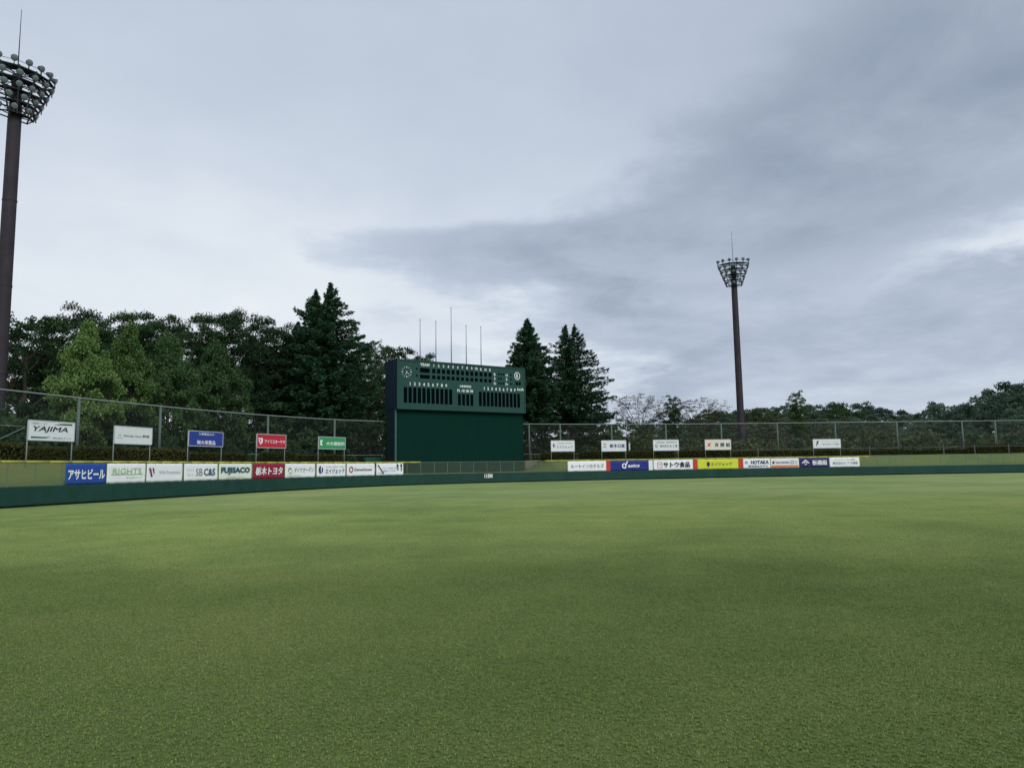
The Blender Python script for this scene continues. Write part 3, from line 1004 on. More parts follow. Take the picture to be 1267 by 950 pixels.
for k in range(11):
    c = .98 + .56 * k
    slots.append((c - .205, c + .205, 8.70, 10.40, 'name_slot'))
for k in range(4):
    c = 7.72 + .548 * k
    slots.append((c - .19, c + .19, 8.65, 9.94, 'name_slot'))
for k in range(11):
    c = 10.52 + .538 * k
    slots.append((c - .20, c + .20, 8.66, 10.32, 'name_slot'))
for (zz, n_) in ((12.52, 3), (11.99, 2), (11.43, 3)):
    for k in range(n_):
        slots.append((12.98 + .34 * k, 13.20 + .34 * k, zz - .11, zz + .11, 'lamp_slot'))
for zz in (12.52, 11.99, 11.43):
    slots.append((14.72, 14.94, zz - .11, zz + .11, 'lamp_slot'))
slots.append((15.50, 15.84, 11.34, 11.74, 'speed_slot')); slots.append((15.92, 16.26, 11.34, 11.74, 'speed_slot'))
xc = sorted(set([0, SBW] + [v_ for q in slots for v_ in q[:2]])); zc2 = sorted(set([8.04, 13.36] + [v_ for q in slots for v_ in q[2:4]]))
mb = MB()
for zi in range(len(zc2) - 1):
    run = None
    for xi in range(len(xc) - 1):
        mx_, mz_ = (xc[xi] + xc[xi + 1]) / 2, (zc2[zi] + zc2[zi + 1]) / 2
        inside = any(q[0] < mx_ < q[1] and q[2] < mz_ < q[3] for q in slots)
        if inside:
            if run is not None:
                mb.face([(run, 0, zc2[zi]), (xc[xi], 0, zc2[zi]), (xc[xi], 0, zc2[zi + 1]), (run, 0, zc2[zi + 1])]); run = None
        elif run is None:
            run = xc[xi]
    if run is not None:
        mb.face([(run, 0, zc2[zi]), (SBW, 0, zc2[zi]), (SBW, 0, zc2[zi + 1]), (run, 0, zc2[zi + 1])])
mb.face([(0, 3, 13.36), (0, 0, 13.36), (SBW, 0, 13.36), (SBW, 3, 13.36)]); mb.face([(0, 0, 8.04), (0, 3, 8.04), (SBW, 3, 8.04), (SBW, 0, 8.04)])
mb.face([(SBW, 0, 8.04), (SBW, 3, 8.04), (SBW, 3, 13.36), (SBW, 0, 13.36)]); mb.face([(SBW, 3, 8.04), (0, 3, 8.04), (0, 3, 13.36), (SBW, 3, 13.36)])
mb.put('front_cabinet', M_sb, sb)
MB().box(-.02, .0, .02, 2.98, 8.06, 13.34).put('side_panel', M_sbside, sb)
# proud trim round the cabinet
for bx_ in ((-.03, SBW + .03, -.07, -.002, 8.0, 8.14), (-.03, SBW + .03, -.07, -.002, 13.28, 13.42), (-.03, .1, -.07, -.002, 8.14, 13.28), (SBW - .1, SBW + .03, -.07, -.002, 8.14, 13.28)):
    MB().box(*bx_).put('trim', M_sb, sb)
MB().box(-.04, SBW + .04, -.002, 3.02, 13.36, 13.44).put('roof', M_sbside, sb)
for (a_, b_, c_, d_, nm) in slots:
    dp = .09
    m2 = MB()
    m2.face([(a_, dp, c_), (b_, dp, c_), (b_, dp, d_), (a_, dp, d_)])
    m2.face([(a_, 0, c_), (a_, dp, c_), (a_, dp, d_), (a_, 0, d_)]); m2.face([(b_, dp, c_), (b_, 0, c_), (b_, 0, d_), (b_, dp, d_)])
    m2.face([(a_, 0, c_), (b_, 0, c_), (b_, dp, c_), (a_, dp, c_)]); m2.face([(a_, dp, d_), (b_, dp, d_), (b_, 0, d_), (a_, 0, d_)])
    if nm == 'name_slot':
        mzz = c_ + (d_ - c_) * .5
        for q in range(1, 5):
            mzz = c_ + (d_ - c_) * q / 5
            m2.face([(a_, dp - .01, mzz - .012), (b_, dp - .01, mzz - .012), (b_, dp - .01, mzz + .012), (a_, dp - .01, mzz + .012)])
    m2.put(nm, M_slot, sb)
# recessed lower wall (the plain green backdrop) and the building behind it
MB().box(.14, SBW + .0, .5, .62, 1.0, 8.035).put('backdrop', M_sblow, sb)
for k in range(1, 8):
    x_ = .14 + (SBW - .14) * k / 8
    MB().box(x_ - .012, x_ + .012, .492, .4985, 1.02, 8.02).put('seam_strip', M_sblow, sb)
MB().box(0, .137, .44, .66, 1.0, 8.035).put('edge_post', mat('edge_paint', (64, 104, 94), .6), sb)
MB().box(.02, SBW, .66, 2.7, 1.0, 8.03).put('lower_building', M_sbside, sb)
def num(body, x, z, h=.30, w=0, b=.03, nm='numeral'):
    text(sb, body, x, z, w, h, M_ltr, y=-.012, bold=b, name=nm)
text(sb, 'TEAM', 3.33, 12.99, 1.14, .32, M_ltr, y=-.012, bold=.03)
for k in range(10):
    num(str(k + 1), 4.45 + .617 * k, 12.97, .31, .36 if k == 9 else 0)
for k, c in enumerate('RHE'):
    num(c, 10.64 + .62 * k, 12.92, .31)
for k in range(9):
    num(str(k + 1), 1.54 + .56 * k, 10.80, .36)
    num(str(k + 1), 11.06 + .538 * k, 10.73, .36)
text(sb, 'UMPIRE', 8.53, 10.83, 1.5, .26, M_ltr, y=-.012, bold=.03)
text(sb, 'PL 1B 2B 3B', 8.50, 10.33, 2.1, .3, M_ltr, y=-.012, bold=.03)
text(sb, 'km/h', 16.2, 10.85, .92, .33, M_ltr, y=-.012, bold=.03)
for c, zz in zip('BSO', (12.46, 11.95, 11.38)):
    num(c, 12.53, zz, .32)
for c, zz in zip(('H', 'E', 'Fc'), (12.44, 11.94, 11.38)):
    num(c, 14.22, zz, .3)
ck = empty('clock', (1.12, -.012, 12.06)); ck.parent = sb
mb = MB()
for k in range(12):
    t = R_(30 * k)
    l_, w2 = (.15, .05) if k % 3 == 0 else (.1, .03)
    u_ = Vector((math.sin(t), 0, math.cos(t))); n2 = Vector((math.cos(t), 0, -math.sin(t)))
    a_, b_ = u_ * .60, u_ * (.60 - l_)
    mb.face([a_ - n2 * w2, b_ - n2 * w2, b_ + n2 * w2, a_ + n2 * w2])
mb.put('hour_marks', M_ltr, ck)
for nm, ang, l_, w2 in (('hour_hand', 206, .36, .032), ('minute_hand', 132, .56, .022)):
    t = R_(ang)
    u_ = Vector((math.sin(t), 0, math.cos(t))); n2 = Vector((math.cos(t), 0, -math.sin(t)))
    q = [-u_ * .08 - n2 * w2, u_ * l_ - n2 * w2 * .6, u_ * l_ + n2 * w2 * .6, -u_ * .08 + n2 * w2]
    MB().face([p + Vector((0, -.03, 0)) for p in q][::-1]).put(nm, M_ltr, ck)
em = empty('emblem', (15.75, -.012, 12.45)); em.parent = sb
ring(em, 0, 0, .42, .46, .09, M_ltr, 0, 'emblem_ring')
text(em, 'R', 0, .0, .3, .46, M_ltr, y=0, bold=.05, name='emblem_letter')

# flag poles on the scoreboard roof
M_pole = mat('flag_pole_steel', (150, 158, 166), .4, .06, 2, .4)
fp_names = ['first bare flag pole from the clock end on the scoreboard roof', 'second bare flag pole from the clock end on the scoreboard roof', 'tallest flag pole, in the middle of the five on the scoreboard roof',
            'fourth flag pole from the clock end, just right of the tallest', 'flag pole nearest the emblem end of the scoreboard roof']
cs, sn = math.cos(sang), math.sin(sang)
def sbw(x, y, z):
    return Vector((sbase.x + cs * x - sn * y, sbase.y + sn * x + cs * y, z))
for k, (x_, zt) in enumerate(((3.54, 18.27), (5.55, 18.27), (7.57, 20.07), (9.58, 18.2), (11.62, 18.2))):
    e = tag(empty('flag_pole', sbw(x_, 1.5, 13.44)), fp_names[k], 'flag pole', 'flag poles on the scoreboard')
    hh = zt - 13.44
    MB().tube([(0, 0, 0), (0, 0, hh)], [.062, .04], 10).put('shaft', M_pole, e, True)
    MB().tube([(0, 0, 0), (0, 0, .12)], [.16, .16], 10).put('base_plate', M_pole, e)
    MB().tube([(0, 0, hh), (0, 0, hh + .05), (0, 0, hh + .12)], [.04, .09, .02], 10).put('finial', M_pole, e, True)

# ------------------------------------------------------------------ floodlight towers
M_mast = mat('mast_brown', (56, 52, 58), .7, .22, .8, .2)
M_steel = mat('tower_steel', (40, 44, 54), .6, .12, 2, .3)
M_lamp = mat('lamp_housing', (70, 76, 84), .5, .08, 3)
M_lens = mat('lamp_glass', (112, 124, 128), .2, .05, 3, .6)
def tube_mesh_lamp():
    h = MB().tube([(0, .34, 0), (0, .26, 0), (0, -.02, 0), (0, -.08, 0)], [.10, .15, .245, .255], 14).mesh('housing', M_lamp, True)
    l_ = MB().tube([(0, -.081, 0), (0, -.10, 0), (0, -.115, 0)], [.235, .215, .07], 14).mesh('lens', M_lens, True)
    b_ = MB().box(-.03, .03, -.04, .04, -.50, -.24).mesh('bracket', M_steel)
    return h, l_, b_
LM = tube_mesh_lamp()
def tower(x, y, face_deg, label, more=0):
    gz = ground_z(x, y)
    t = tag(empty('floodlight_tower', (x, y, gz), R_(face_deg) + math.pi / 2), label, 'floodlight tower', 'floodlight towers')
    # local -Y faces the field
    T0 = 29.3 - gz
    path = [(0, 0, -.5)] + [(0, 0, T0 * k / 6) for k in range(1, 7)] + [(0, 0, T0 + 3.5)]
    MB().tube(path, [.545 - .09 * k / 6 for k in range(7)] + [.34], 20).put('mast', M_mast, t, True)
    jm = MB()
    for k in range(1, 4):
        z_ = T0 * k / 4
        rr = .545 - .09 * k / 4
        jm.tube([(0, 0, z_ - .06), (0, 0, z_ + .06)], rr + .03, 20)
    jm.put('flange', M_mast, t)
    MB().tube([(0, 0, T0 + 3.5), (0, 0, 38.3 - gz)], [.05, .018], 6).put('lightning_rod', M_steel, t)
    lv = [(0.1, 1.05, 3), (.95, 1.38, 4), (1.8, 1.7, 5), (2.65, 2.03, 5), (3.5, 2.36, 6)]
    lv = [(a_, b_ * (1 + .12 * more), c_ + more) for a_, b_, c_ in lv]
    angs = [-55, -33, -11, 11, 33, 55]
    def rp(r, a, z):
        k_ = r / math.sin(R_(55))
        return (k_ * math.sin(R_(a)), -k_ * (math.cos(R_(a)) - math.cos(R_(55))) - .3, z)
    fr = MB()
    for z_, r, n_ in lv:
        pts_ = [rp(r, a, T0 + z_) for a in angs]
        back = [(pts_[0][0], .55, T0 + z_), (pts_[-1][0], .55, T0 + z_)]
        fr.tube(pts_, .055, 6); fr.tube([pts_[0], back[0], back[1], pts_[-1]], .055, 6)
        for q in pts_:
            fr.tube([(q[0] * .14, q[1] * .14, q[2]), q], .04, 6)
        # hand rail above each deck
        pr2 = [(q[0] * .96, q[1] * .96, q[2] + .42) for q in pts_]
        fr.tube(pr2, .022, 5)
    for a in angs:
        fr.tube([rp(lv[0][1], a, T0 + lv[0][0] - .1), rp(lv[-1][1], a, T0 + lv[-1][0] + .1)], .06, 6)
    for sx in (-1, 1):
        fr.tube([(sx * 1.12, .55, T0 + .1), (sx * 2.3, .55, T0 + 3.5)], .055, 6)
    for q in range(len(lv) - 1):
        for k in range(5):
            a0_, a1_ = (angs[k], angs[k + 1]) if (k + q) % 2 else (angs[k + 1], angs[k])
            fr.tube([rp(lv[q][1], a0_, T0 + lv[q][0]), rp(lv[q + 1][1], a1_, T0 + lv[q + 1][0])], .028, 5)
    fr.put('head_frame', M_steel, t)
    for z_, r, n_ in lv:                       # grated service decks
        dk = MB()
        for k in range(5):
            i0, i1 = rp(r * .30, angs[k], T0 + z_ + .03), rp(r * .30, angs[k + 1], T0 + z_ + .03)
            o0, o1 = rp(r * .99, angs[k], T0 + z_ + .03), rp(r * .99, angs[k + 1], T0 + z_ + .03)
            for j in range(4):
                f0, f1_ = j / 4 + .01, (j + 1) / 4 - .03
                ml = lambda A, B, f: tuple(A[i_] + (B[i_] - A[i_]) * f for i_ in range(3))
                a_, b_, c_, d_ = ml(i0, o0, f0), ml(i1, o1, f0), ml(i1, o1, f1_), ml(i0, o0, f1_)
                up = lambda p, dz: (p[0], p[1], p[2] + dz)
                dk.hexa([a_, b_, c_, d_, up(a_, .03), up(b_, .03), up(c_, .03), up(d_, .03)])
        dk.put('service_deck', M_steel, t)
    for li, (z_, r, n_) in enumerate(lv):
        for k in range(n_):
            a = -52 + 104 * (k / (n_ - 1))
            rr = r + (.04 if li == 4 else .22)
            zz = T0 + z_ + (.52 if li == 4 else .40)
            p = rp(rr, a, zz)
            h = add('lamp', LM[0], t, loc=p)
            h.rotation_euler = (R_(28), 0, R_(a))
            add('lens', LM[1], h); add('bracket', LM[2], h, rot=(R_(-28), 0, 0))
    ld = MB()
    for sx in (-.2, .2):
        ld.tube([(sx, .75, 1.5), (sx, .66, T0 + .4)], .025, 5)
    for k in range(int((T0 - 1.5) / .6)):
        ld.tube([(-.2, .74, 1.6 + k * .6), (.2, .74, 1.6 + k * .6)], .015, 4)
    ld.put('ladder', M_steel, t)
tower(-38.5, 55.0, -31, 'brown floodlight tower at the left edge with a fan of round lamps', 1)
tower(35.2, 114.0, -107, 'brown floodlight tower standing alone against the sky right of the scoreboard')

# ------------------------------------------------------------------ small things behind the fence
def lamp_post(x, y, z0, z1, label, head):
    e = tag(empty('lamp_post', (x, y, z0)), label, 'lamp post')
    MB().tube([(0, 0, -.2), (0, 0, z1 - z0)], .07 if head else .11, 8).put('post', mat('pale_paint', (196, 198, 190), .6), e, True)
    if head:
        MB().tube([(-.35, 0, z1 - z0 + .05), (.1, 0, z1 - z0 + .12)], [.13, .1], 8).put('lamp_head', mat('pale_paint', (196, 198, 190), .6), e, True)
    else:
        MB().tube([(0, 0, z1 - z0), (0, 0, z1 - z0 + .14)], [.16, .14], 8).put('cap', M_galv, e, True)
p = cpt(121.4, 10.4); lamp_post(p.x, p.y, 2.45, 4.5, 'short pale bollard light behind the bank right of the royal blue banner', False)
p = cpt(171.2, 10.6); lamp_post(p.x, p.y, 2.45, 5.3, 'thin pale lamp post with sideways head at the far right', True)
M_cage = wire_mat('cage_mesh', (30, 110, 92), .05, .42)
def cage(name, x, y, z0, w, d, h, rz, label, m_fr, m_w, cat):
    e = tag(empty(name, (x, y, z0), rz), label, cat)
    fr = MB()
    c4 = [(-w / 2, -d / 2), (w / 2, -d / 2), (w / 2, d / 2), (-w / 2, d / 2)]
    for (a_, b_) in c4:
        fr.tube([(a_, b_, 0), (a_, b_, h)], .03, 6)
    for z_ in (.05, h * .5, h):
        for k in range(4):
            fr.tube([(*c4[k], z_), (*c4[(k + 1) % 4], z_)], .022, 6)
    fr.tube([(0, -d / 2, 0), (0, -d / 2, h)], .025, 6)
    fr.put('frame', m_fr, e)
    for k in range(4):
        a_, b_ = c4[k], c4[(k + 1) % 4]
        me = make_mesh('mesh_side', [(*a_, 0), (*b_, 0), (*b_, h), (*a_, h)], [(0, 1, 2, 3)], m_w)
        uv = me.uv_layers.new(name='UVMap')
        ll = math.hypot(b_[0] - a_[0], b_[1] - a_[1])
        for li, c in enumerate(((0, 0), (ll, 0), (ll, h), (0, h))):
            uv.data[li].uv = c
        add('mesh_side', me, e)
M_cgreen = mat('cage_green', (40, 110, 92), .6)
cage('storage_cage', -15.8, 84.2, ground_z(-15.8, 84.2), 1.9, 1.3, 1.75, R_(20), 'green mesh storage cage beside the left end of the scoreboard', M_cgreen, M_cage, 'cage')
cage('storage_cage', 2.05, 89.6, ground_z(2.05, 89.6), 1.35, .9, .95, R_(15), 'pale slatted crate at the right foot of the scoreboard', mat('crate_pale', (118, 120, 108), .7), wire_mat('crate_slats', (112, 114, 102), .16, .7, False), 'crate')

# ------------------------------------------------------------------ vegetation
def leaf_quads(Pc, ax, ln_, wd, rg):
    """diamond shaped leaves or sprays: centres, axis, length, width"""
    n_ = len(Pc)
    r_ = rg.normal(size=(n_, 3))
    b = np.cross(ax, r_); b /= np.linalg.norm(b, axis=1)[:, None] + 1e-9
    a = ax * (ln_ / 2)[:, None]; b = b * (wd / 2)[:, None]
    v_ = np.stack([Pc - a, Pc + b - a * .1, Pc + a, Pc - b - a * .1], 1)
    return v_.reshape(-1, 3)
def unit(a):
    return a / (np.linalg.norm(a, axis=1)[:, None] + 1e-9)
def crown_mesh(name, clumps, rg, per, ln_, mt, flat=.6, up=.35, aspect=.6):
    """clumps: (n,4) centre + radius"""
    Ps, As, Ls = [], [], []
    for cx_, cy_, cz_, cr in clumps:
        k = max(8, int(per * (cr ** 1.6)))
        d = unit(rg.normal(size=(k, 3)))
        d[:, 2] = np.abs(d[:, 2]) * 1.0 - .35 * rg.random(k)
        rr = cr * (rg.random(k) ** .45)
        q = d * rr[:, None]; q[:, 2] *= flat
        Ps.append(q + [cx_, cy_, cz_])
        a = unit(d * .7 + rg.normal(size=(k, 3)) * .8 + [0, 0, up])
        As.append(a)
        Ls.append(ln_ * rg.uniform(.6, 1.25, k))
    Ps, As, Ls = np.vstack(Ps), np.vstack(As), np.concatenate(Ls)
    v_ = leaf_quads(Ps, As, Ls, Ls * aspect, rg)
    return make_mesh(name, v_, np.arange(len(v_)).reshape(-1, 4), mt)
M_bark = mat('bark', (74, 66, 58), .9, .25, 2, .1, bump=.4)
M_barkg = mat('bark_grey', (72, 66, 60), .9, .2, 2, .1, bump=.4)
LFdark = leaf_mat('leaves_dark', (24, 44, 28), (64, 92, 56))
LFmid = leaf_mat('leaves_mid', (36, 58, 28), (86, 112, 58))
LFpale = leaf_mat('leaves_pale', (44, 74, 38), (120, 150, 86), trans=.2)
LFcon = leaf_mat('needles_dark', (25, 50, 36), (58, 92, 64), trans=.12)
LFbrn = leaf_mat('leaves_brownish', (50, 60, 44), (94, 102, 72), (108, 100, 76))
LFfar = leaf_mat('leaves_far', (44, 68, 58), (102, 126, 106), (110, 118, 96))  # bluish haze of distance put into the leaf colour
LFbare = leaf_mat('leaves_sparse', (44, 46, 34), (76, 74, 54), (84, 68, 50), trans=.1)
LFhedge = leaf_mat('leaves_hedge', (48, 58, 32), (88, 92, 50), (104, 86, 56))
LFpale2 = leaf_mat('leaves_pale_darker', (32, 58, 36), (90, 122, 74), trans=.2)

def env_clumps(rg, n_, H, R, base, cr, shape='round', shell=.55):
    out_ = []
    zc_ = (H + base) / 2; hz = (H - base) / 2
    while len(out_) < n_:
        d = unit(rg.normal(size=(1, 3)))[0]
        t = shell + (1 - shell) * rg.random() ** .6
        x, y, z = d[0] * R * t, d[1] * R * t, d[2] * hz * t
        zz = zc_ + z
        if shape == 'cone':
            f = 1.15 * (1 - (zz - base) / (H - base)) ** .42
            x, y = x * f, y * f
        elif shape == 'plume':
            t_ = (zz - base) / (H - base)
            f = 1.3 * (1 - t_) ** .75 * min(1, .75 + t_)
            x, y = x * f, y * f
        elif shape == 'fan':
            f = .25 + .9 * ((zz - base) / (H - base)) ** .8
            x, y = x * f, y * f
        lump = 1 + .16 * math.sin(3 * math.atan2(y, x) + zz) + .08 * rg.normal()
        out_.append((x * lump, y * lump, zz, cr * rg.uniform(.65, 1.25)))
    return np.array(out_)
def limbs(rg, clumps, H, base, r0_, trunk_top=.62, nl=9, mt=None, name='trunk', twig=True, lean=.3):
    """trunk with limbs reaching every clump"""
    mb_ = MB()
    top = base + (H - base) * trunk_top
    wob = rg.normal(0, .12, (7, 2)); wob[0] = 0
    tp = [Vector((wob[k][0], wob[k][1], -.3 + (top + .3) * k / 6)) for k in range(7)]
    mb_.tube(tp, [r0_ * (1.25 if k == 0 else 1 - .62 * k / 6) for k in range(7)], 9)
    C3 = clumps[:, :3]
    idx = rg.choice(len(C3), min(nl, len(C3)), replace=False)
    cen = C3[idx].copy()
    for _ in range(4):
        lab = np.argmin(((C3[:, None] - cen[None]) ** 2).sum(2), 1)
        for k in range(len(cen)):
            if (lab == k).any(): cen[k] = C3[lab == k].mean(0)
    for k in range(len(cen)):
        node = Vector(cen[k] * [.72, .72, 1]) ; node.z -= .6
        f = min(.95, max(.25, (node.z - math.hypot(node.x, node.y) * .8) / top))
        st = tp[0].lerp(tp[-1], f)
        jj = min(5, int(f * 6)); st = tp[jj].lerp(tp[jj + 1], f * 6 - jj)
        mid = st.lerp(node, .5) + Vector((0, 0, -.25))
        rb = r0_ * (1 - .62 * f) * .55
        mb_.tube([st, mid, node], [rb, rb * .75, rb * .5], 6, False)
        for c in C3[lab == k]:
            c = Vector(c)
            m3 = node.lerp(c, .5) + Vector((0, 0, .1))
            mb_.tube([node, m3, c], [rb * .36, rb * .22, .012], 4, False)
    return mb_.mesh(name, mt, False)
TREES = {}
def arch(key, crown, trunk):
    TREES[key] = (crown, trunk)
def broad(key, seed, H, R, base, n_, cr, per, ln_, mt, shape='round', shell=.5, flat=.65, r0_=.28, tt=.6, bark=None, up=.35, nl=9):
    rg = np.random.default_rng(seed)
    cl = env_clumps(rg, n_, H, R, base, cr, shape, shell)
    arch(key, crown_mesh('crown', cl, rg, per, ln_, mt, flat, up), limbs(rg, cl, H, base, r0_, tt, nl, bark or M_bark))
broad('dark1', 11, 17, 5.6, 3.5, 190, 1.2, 200, .23, LFdark, shell=0.3, flat=0.8)
broad('dark2', 12, 17, 6.0, 3.0, 210, 1.15, 200, .23, LFdark, shell=0.3, flat=0.8)
broad('dark3', 13, 16, 4.6, 4.5, 160, 1.05, 205, .23, LFdark, shell=0.3, flat=0.8)
broad('sparse', 14, 14.5, 4.8, 3.5, 100, 0.95, 120, .30, LFdark, shell=0.4, flat=0.75)
broad('pale1', 15, 12, 3.5, .2, 190, .62, 330, .22, LFpale, shape='plume', shell=.3, flat=1.7, r0_=.18, tt=.9, up=1.3)
broad('pale2', 16, 12, 3.9, .2, 200, .62, 330, .22, LFpale2, shape='plume', shell=.3, flat=1.7, r0_=.18, tt=.9, up=1.3)
broad('mid1', 17, 8, 3.4, .8, 62, .9, 120, .30, LFmid, r0_=.18)
broad('scrag', 18, 8, 2.6, .8, 46, .62, 120, .24, LFbrn, r0_=.09, shell=.3, tt=.85, bark=M_barkg)
broad('narrow', 19, 11, 1.5, .6, 150, .5, 300, .18, LFpale2, shell=.1, flat=1.1, r0_=.14, tt=.9)
broad('bare', 20, 9.5, 4.8, 3.6, 330, .42, 75, .14, LFbare, shape='fan', shell=.72, r0_=.2, tt=.2, bark=M_barkg, nl=16, flat=.45)
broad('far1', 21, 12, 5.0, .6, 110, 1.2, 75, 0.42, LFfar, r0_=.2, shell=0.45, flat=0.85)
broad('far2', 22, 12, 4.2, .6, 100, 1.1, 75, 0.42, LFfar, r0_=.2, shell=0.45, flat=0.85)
broad('far3', 23, 12, 5.6, .5, 120, 1.3, 70, 0.44, LFdark, r0_=.2, shell=0.45, flat=0.85)
broad('shrub', 24, 2.6, 1.7, .05, 26, .6, 150, .20, LFdark, r0_=.05, tt=.5)

def conifer(key, seed, leaders, R, prof, base, nbr, mt, droop=-.12, r0_=.32, spray=.46, dens=15):
    """leaders: [(x, y, H)]; branches in loose whorls carrying flat sprays"""
    rg = np.random.default_rng(seed)
    tb = MB()
    Pc, Ax, Ln = [], [], []
    Hm = max(l_[2] for l_ in leaders)
    for li, (lx, ly, H) in enumerate(leaders):
        fork = Hm * .55
        if len(leaders) > 1:
            pth = [Vector((0, 0, -.3)), Vector((lx * .1, ly * .1, fork * .6)), Vector((lx * .6, ly * .6, fork)), Vector((lx, ly, fork * 1.2)), Vector((lx, ly, H))]
        else:
            pth = [Vector((0, 0, -.3)), Vector((0, 0, H * .3)), Vector((0, 0, H * .6)), Vector((0, 0, H * .85)), Vector((0, 0, H))]
        tb.tube(pth, [r0_ * 1.2, r0_ * .85, r0_ * .6, r0_ * .35, .02], 9)
        nb_ = nbr // len(leaders)
        for k in range(nb_):
            u_ = (k + rg.random()) / nb_
            z = base + (H - base) * (u_ ** 1.05)
            d = H - z
            L_ = R * min(1., (d / prof) ** .8) * min(1., .5 + .12 * d) * rg.choice([rg.uniform(.6, .9), rg.uniform(.85, 1.12)]) + .05
            if d > prof: L_ *= 1 - .18 * min(1, (d - prof) / prof)
            a = k * 2.399 + rg.normal(0, .3)
            dirv = np.array([math.cos(a), math.sin(a), 0.])
            # skip branches that would point through the twin leader
            if len(leaders) > 1 and z > fork:
                ov = np.array([-lx, -ly, 0]); ov /= np.linalg.norm(ov)
                if dirv @ ov > .5: L_ *= .55
            tilt = droop + .75 * max(0, 1 - d / 5.0) + rg.normal(0, .14)
            f0 = min(1, max(0, z / (fork * 1.2)))
            cx_, cy_ = (lx * f0, ly * f0) if len(leaders) > 1 else (0, 0)
            pts_ = []
            for q in range(5):
                t = q / 4
                pts_.append(np.array([cx_, cy_, z]) + dirv * L_ * t + np.array([0, 0, L_ * (tilt * t + .10 * t * t * t - .04)]))
            tb.tube([Vector(p_) for p_ in pts_], [max(.012, .035 * L_ / 3 * (1 - q / 4.3)) for q in range(5)], 4, False)
            ns = int(dens * L_) + 6
            t = rg.random(ns) ** .75
            base_p = np.array([np.interp(t, np.linspace(0, 1, 5), [p_[c] for p_ in pts_]) for c in range(3)]).T
            side = np.cross(dirv, [0, 0, 1])
            sg = rg.choice([-1, 1], ns)
            wv = (.30 + .75 * (1 - t)) * (.32 * L_ ** .6) * rg.random(ns)
            pc = base_p + side * (sg * wv)[:, None] + dirv * (.25 * wv)[:, None]
            pc[:, 2] += -.14 * wv - rg.exponential(.16, ns) + .10 + rg.normal(0, .07, ns)
            ax = unit(dirv * .9 + side * (sg * .75)[:, None] + np.c_[rg.normal(0, .4, ns), rg.normal(0, .4, ns), rg.normal(0.0, .45, ns)])
            Pc.append(pc); Ax.append(ax); Ln.append(spray * rg.uniform(.55, 1.2, ns))
    Pc, Ax, Ln = np.vstack(Pc), np.vstack(Ax), np.concatenate(Ln)
    v_ = leaf_quads(Pc, Ax, Ln, Ln * .34, rg)
    arch(key, make_mesh('crown', v_, np.arange(len(v_)).reshape(-1, 4), mt), tb.mesh('trunk', M_bark))
conifer('con_left', 31, [(-.85, .1, 21.2), (.85, -.1, 22.0)], 5.8, 9.0, 4.0, 560, LFcon, dens=50)
conifer('con_a', 32, [(0, 0, 19.2)], 4.5, 8.5, 4.2, 420, LFcon, dens=44, r0_=.3)
conifer('con_b', 33, [(-.6, 0, 18.7), (.65, .1, 18.7)], 5.7, 10.0, 4.4, 380, LFcon, dens=32, droop=-.02, r0_=.3)
conifer('con_mid', 34, [(0, 0, 17.0)], 5.0, 9, 2.5, 320, LFcon, dens=42)

H0 = dict(dark1=17, dark2=17, dark3=16, sparse=14.5, pale1=12, pale2=12, mid1=8, scrag=8, narrow=11, bare=9.5, far1=12, far2=12, far3=12, shrub=2.6, con_left=22, con_a=19.2, con_b=18.7, con_mid=17)
def tree(key, name, x, y, top, label, cat='tree', group=None, wide=1.0, gz=None, rz=None):
    gz = ground_z(x, y) if gz is None else gz
    s_ = (top - gz) / H0[key]
    w_ = s_ * wide
    e = tag(empty(name, (x, y, gz), rnd.uniform(0, 6.28) if rz is None else rz), label, cat, group)
    e.scale = (w_, w_, s_)
    c_, t_ = TREES[key]
    add('trunk', t_, e); add('crown', c_, e)
    return e
def mark(x, y):
    px = 633.5 + 915 * x / y
    for lim, t in ((60, 'beside the left floodlight mast'), (130, 'behind the YAJIMA signboard'), (200, 'behind the Honda Cars signboard'), (290, 'behind the blue signboard'), (375, 'behind the red signboard'),
                   (440, 'behind the green signboard'), (560, 'behind the left half of the scoreboard'), (655, 'behind the right half of the scoreboard'), (730, 'above the first signboard right of the scoreboard'),
                   (790, 'above the royal blue banner'), (858, 'above the food company banner'), (905, 'above the cream signboard'), (935, 'at the right floodlight mast'), (965, 'above the white HOTAKA banner'),
                   (1000, 'above the purple banner'), (1045, 'above the slanted F signboard'), (1085, 'just right of the last signboard'), (1125, 'above the near end of the bare bank'), (1165, 'above the middle of the bare bank'),
                   (1200, 'just left of the paired fence posts'), (1240, 'left of the far lamp post'), (1270, 'at the far right edge of the picture')):
        if px < lim:
            return t
    return 'beyond the far right lamp post'
# in front, left: four pale feathery trees
tree('pale1', 'young_tree', -33.7, 58, 13.7, 'pale green feathery tree left of the Honda Cars signboard', group='pale trees behind the left net fence', wide=1.0)
tree('pale1', 'young_tree', -32.7, 62.5, 14.4, 'pale green pointed tree right behind the Honda Cars signboard', group='pale trees behind the left net fence', wide=.85)
tree('pale2', 'young_tree', -31.4, 67, 14.6, 'green feathery tree between the white and the blue signboards', group='pale trees behind the left net fence', wide=.95)
tree('pale2', 'young_tree', -29.0, 71.8, 14.7, 'broad green feathery tree behind the blue signboard', group='pale trees behind the left net fence', wide=1.0)
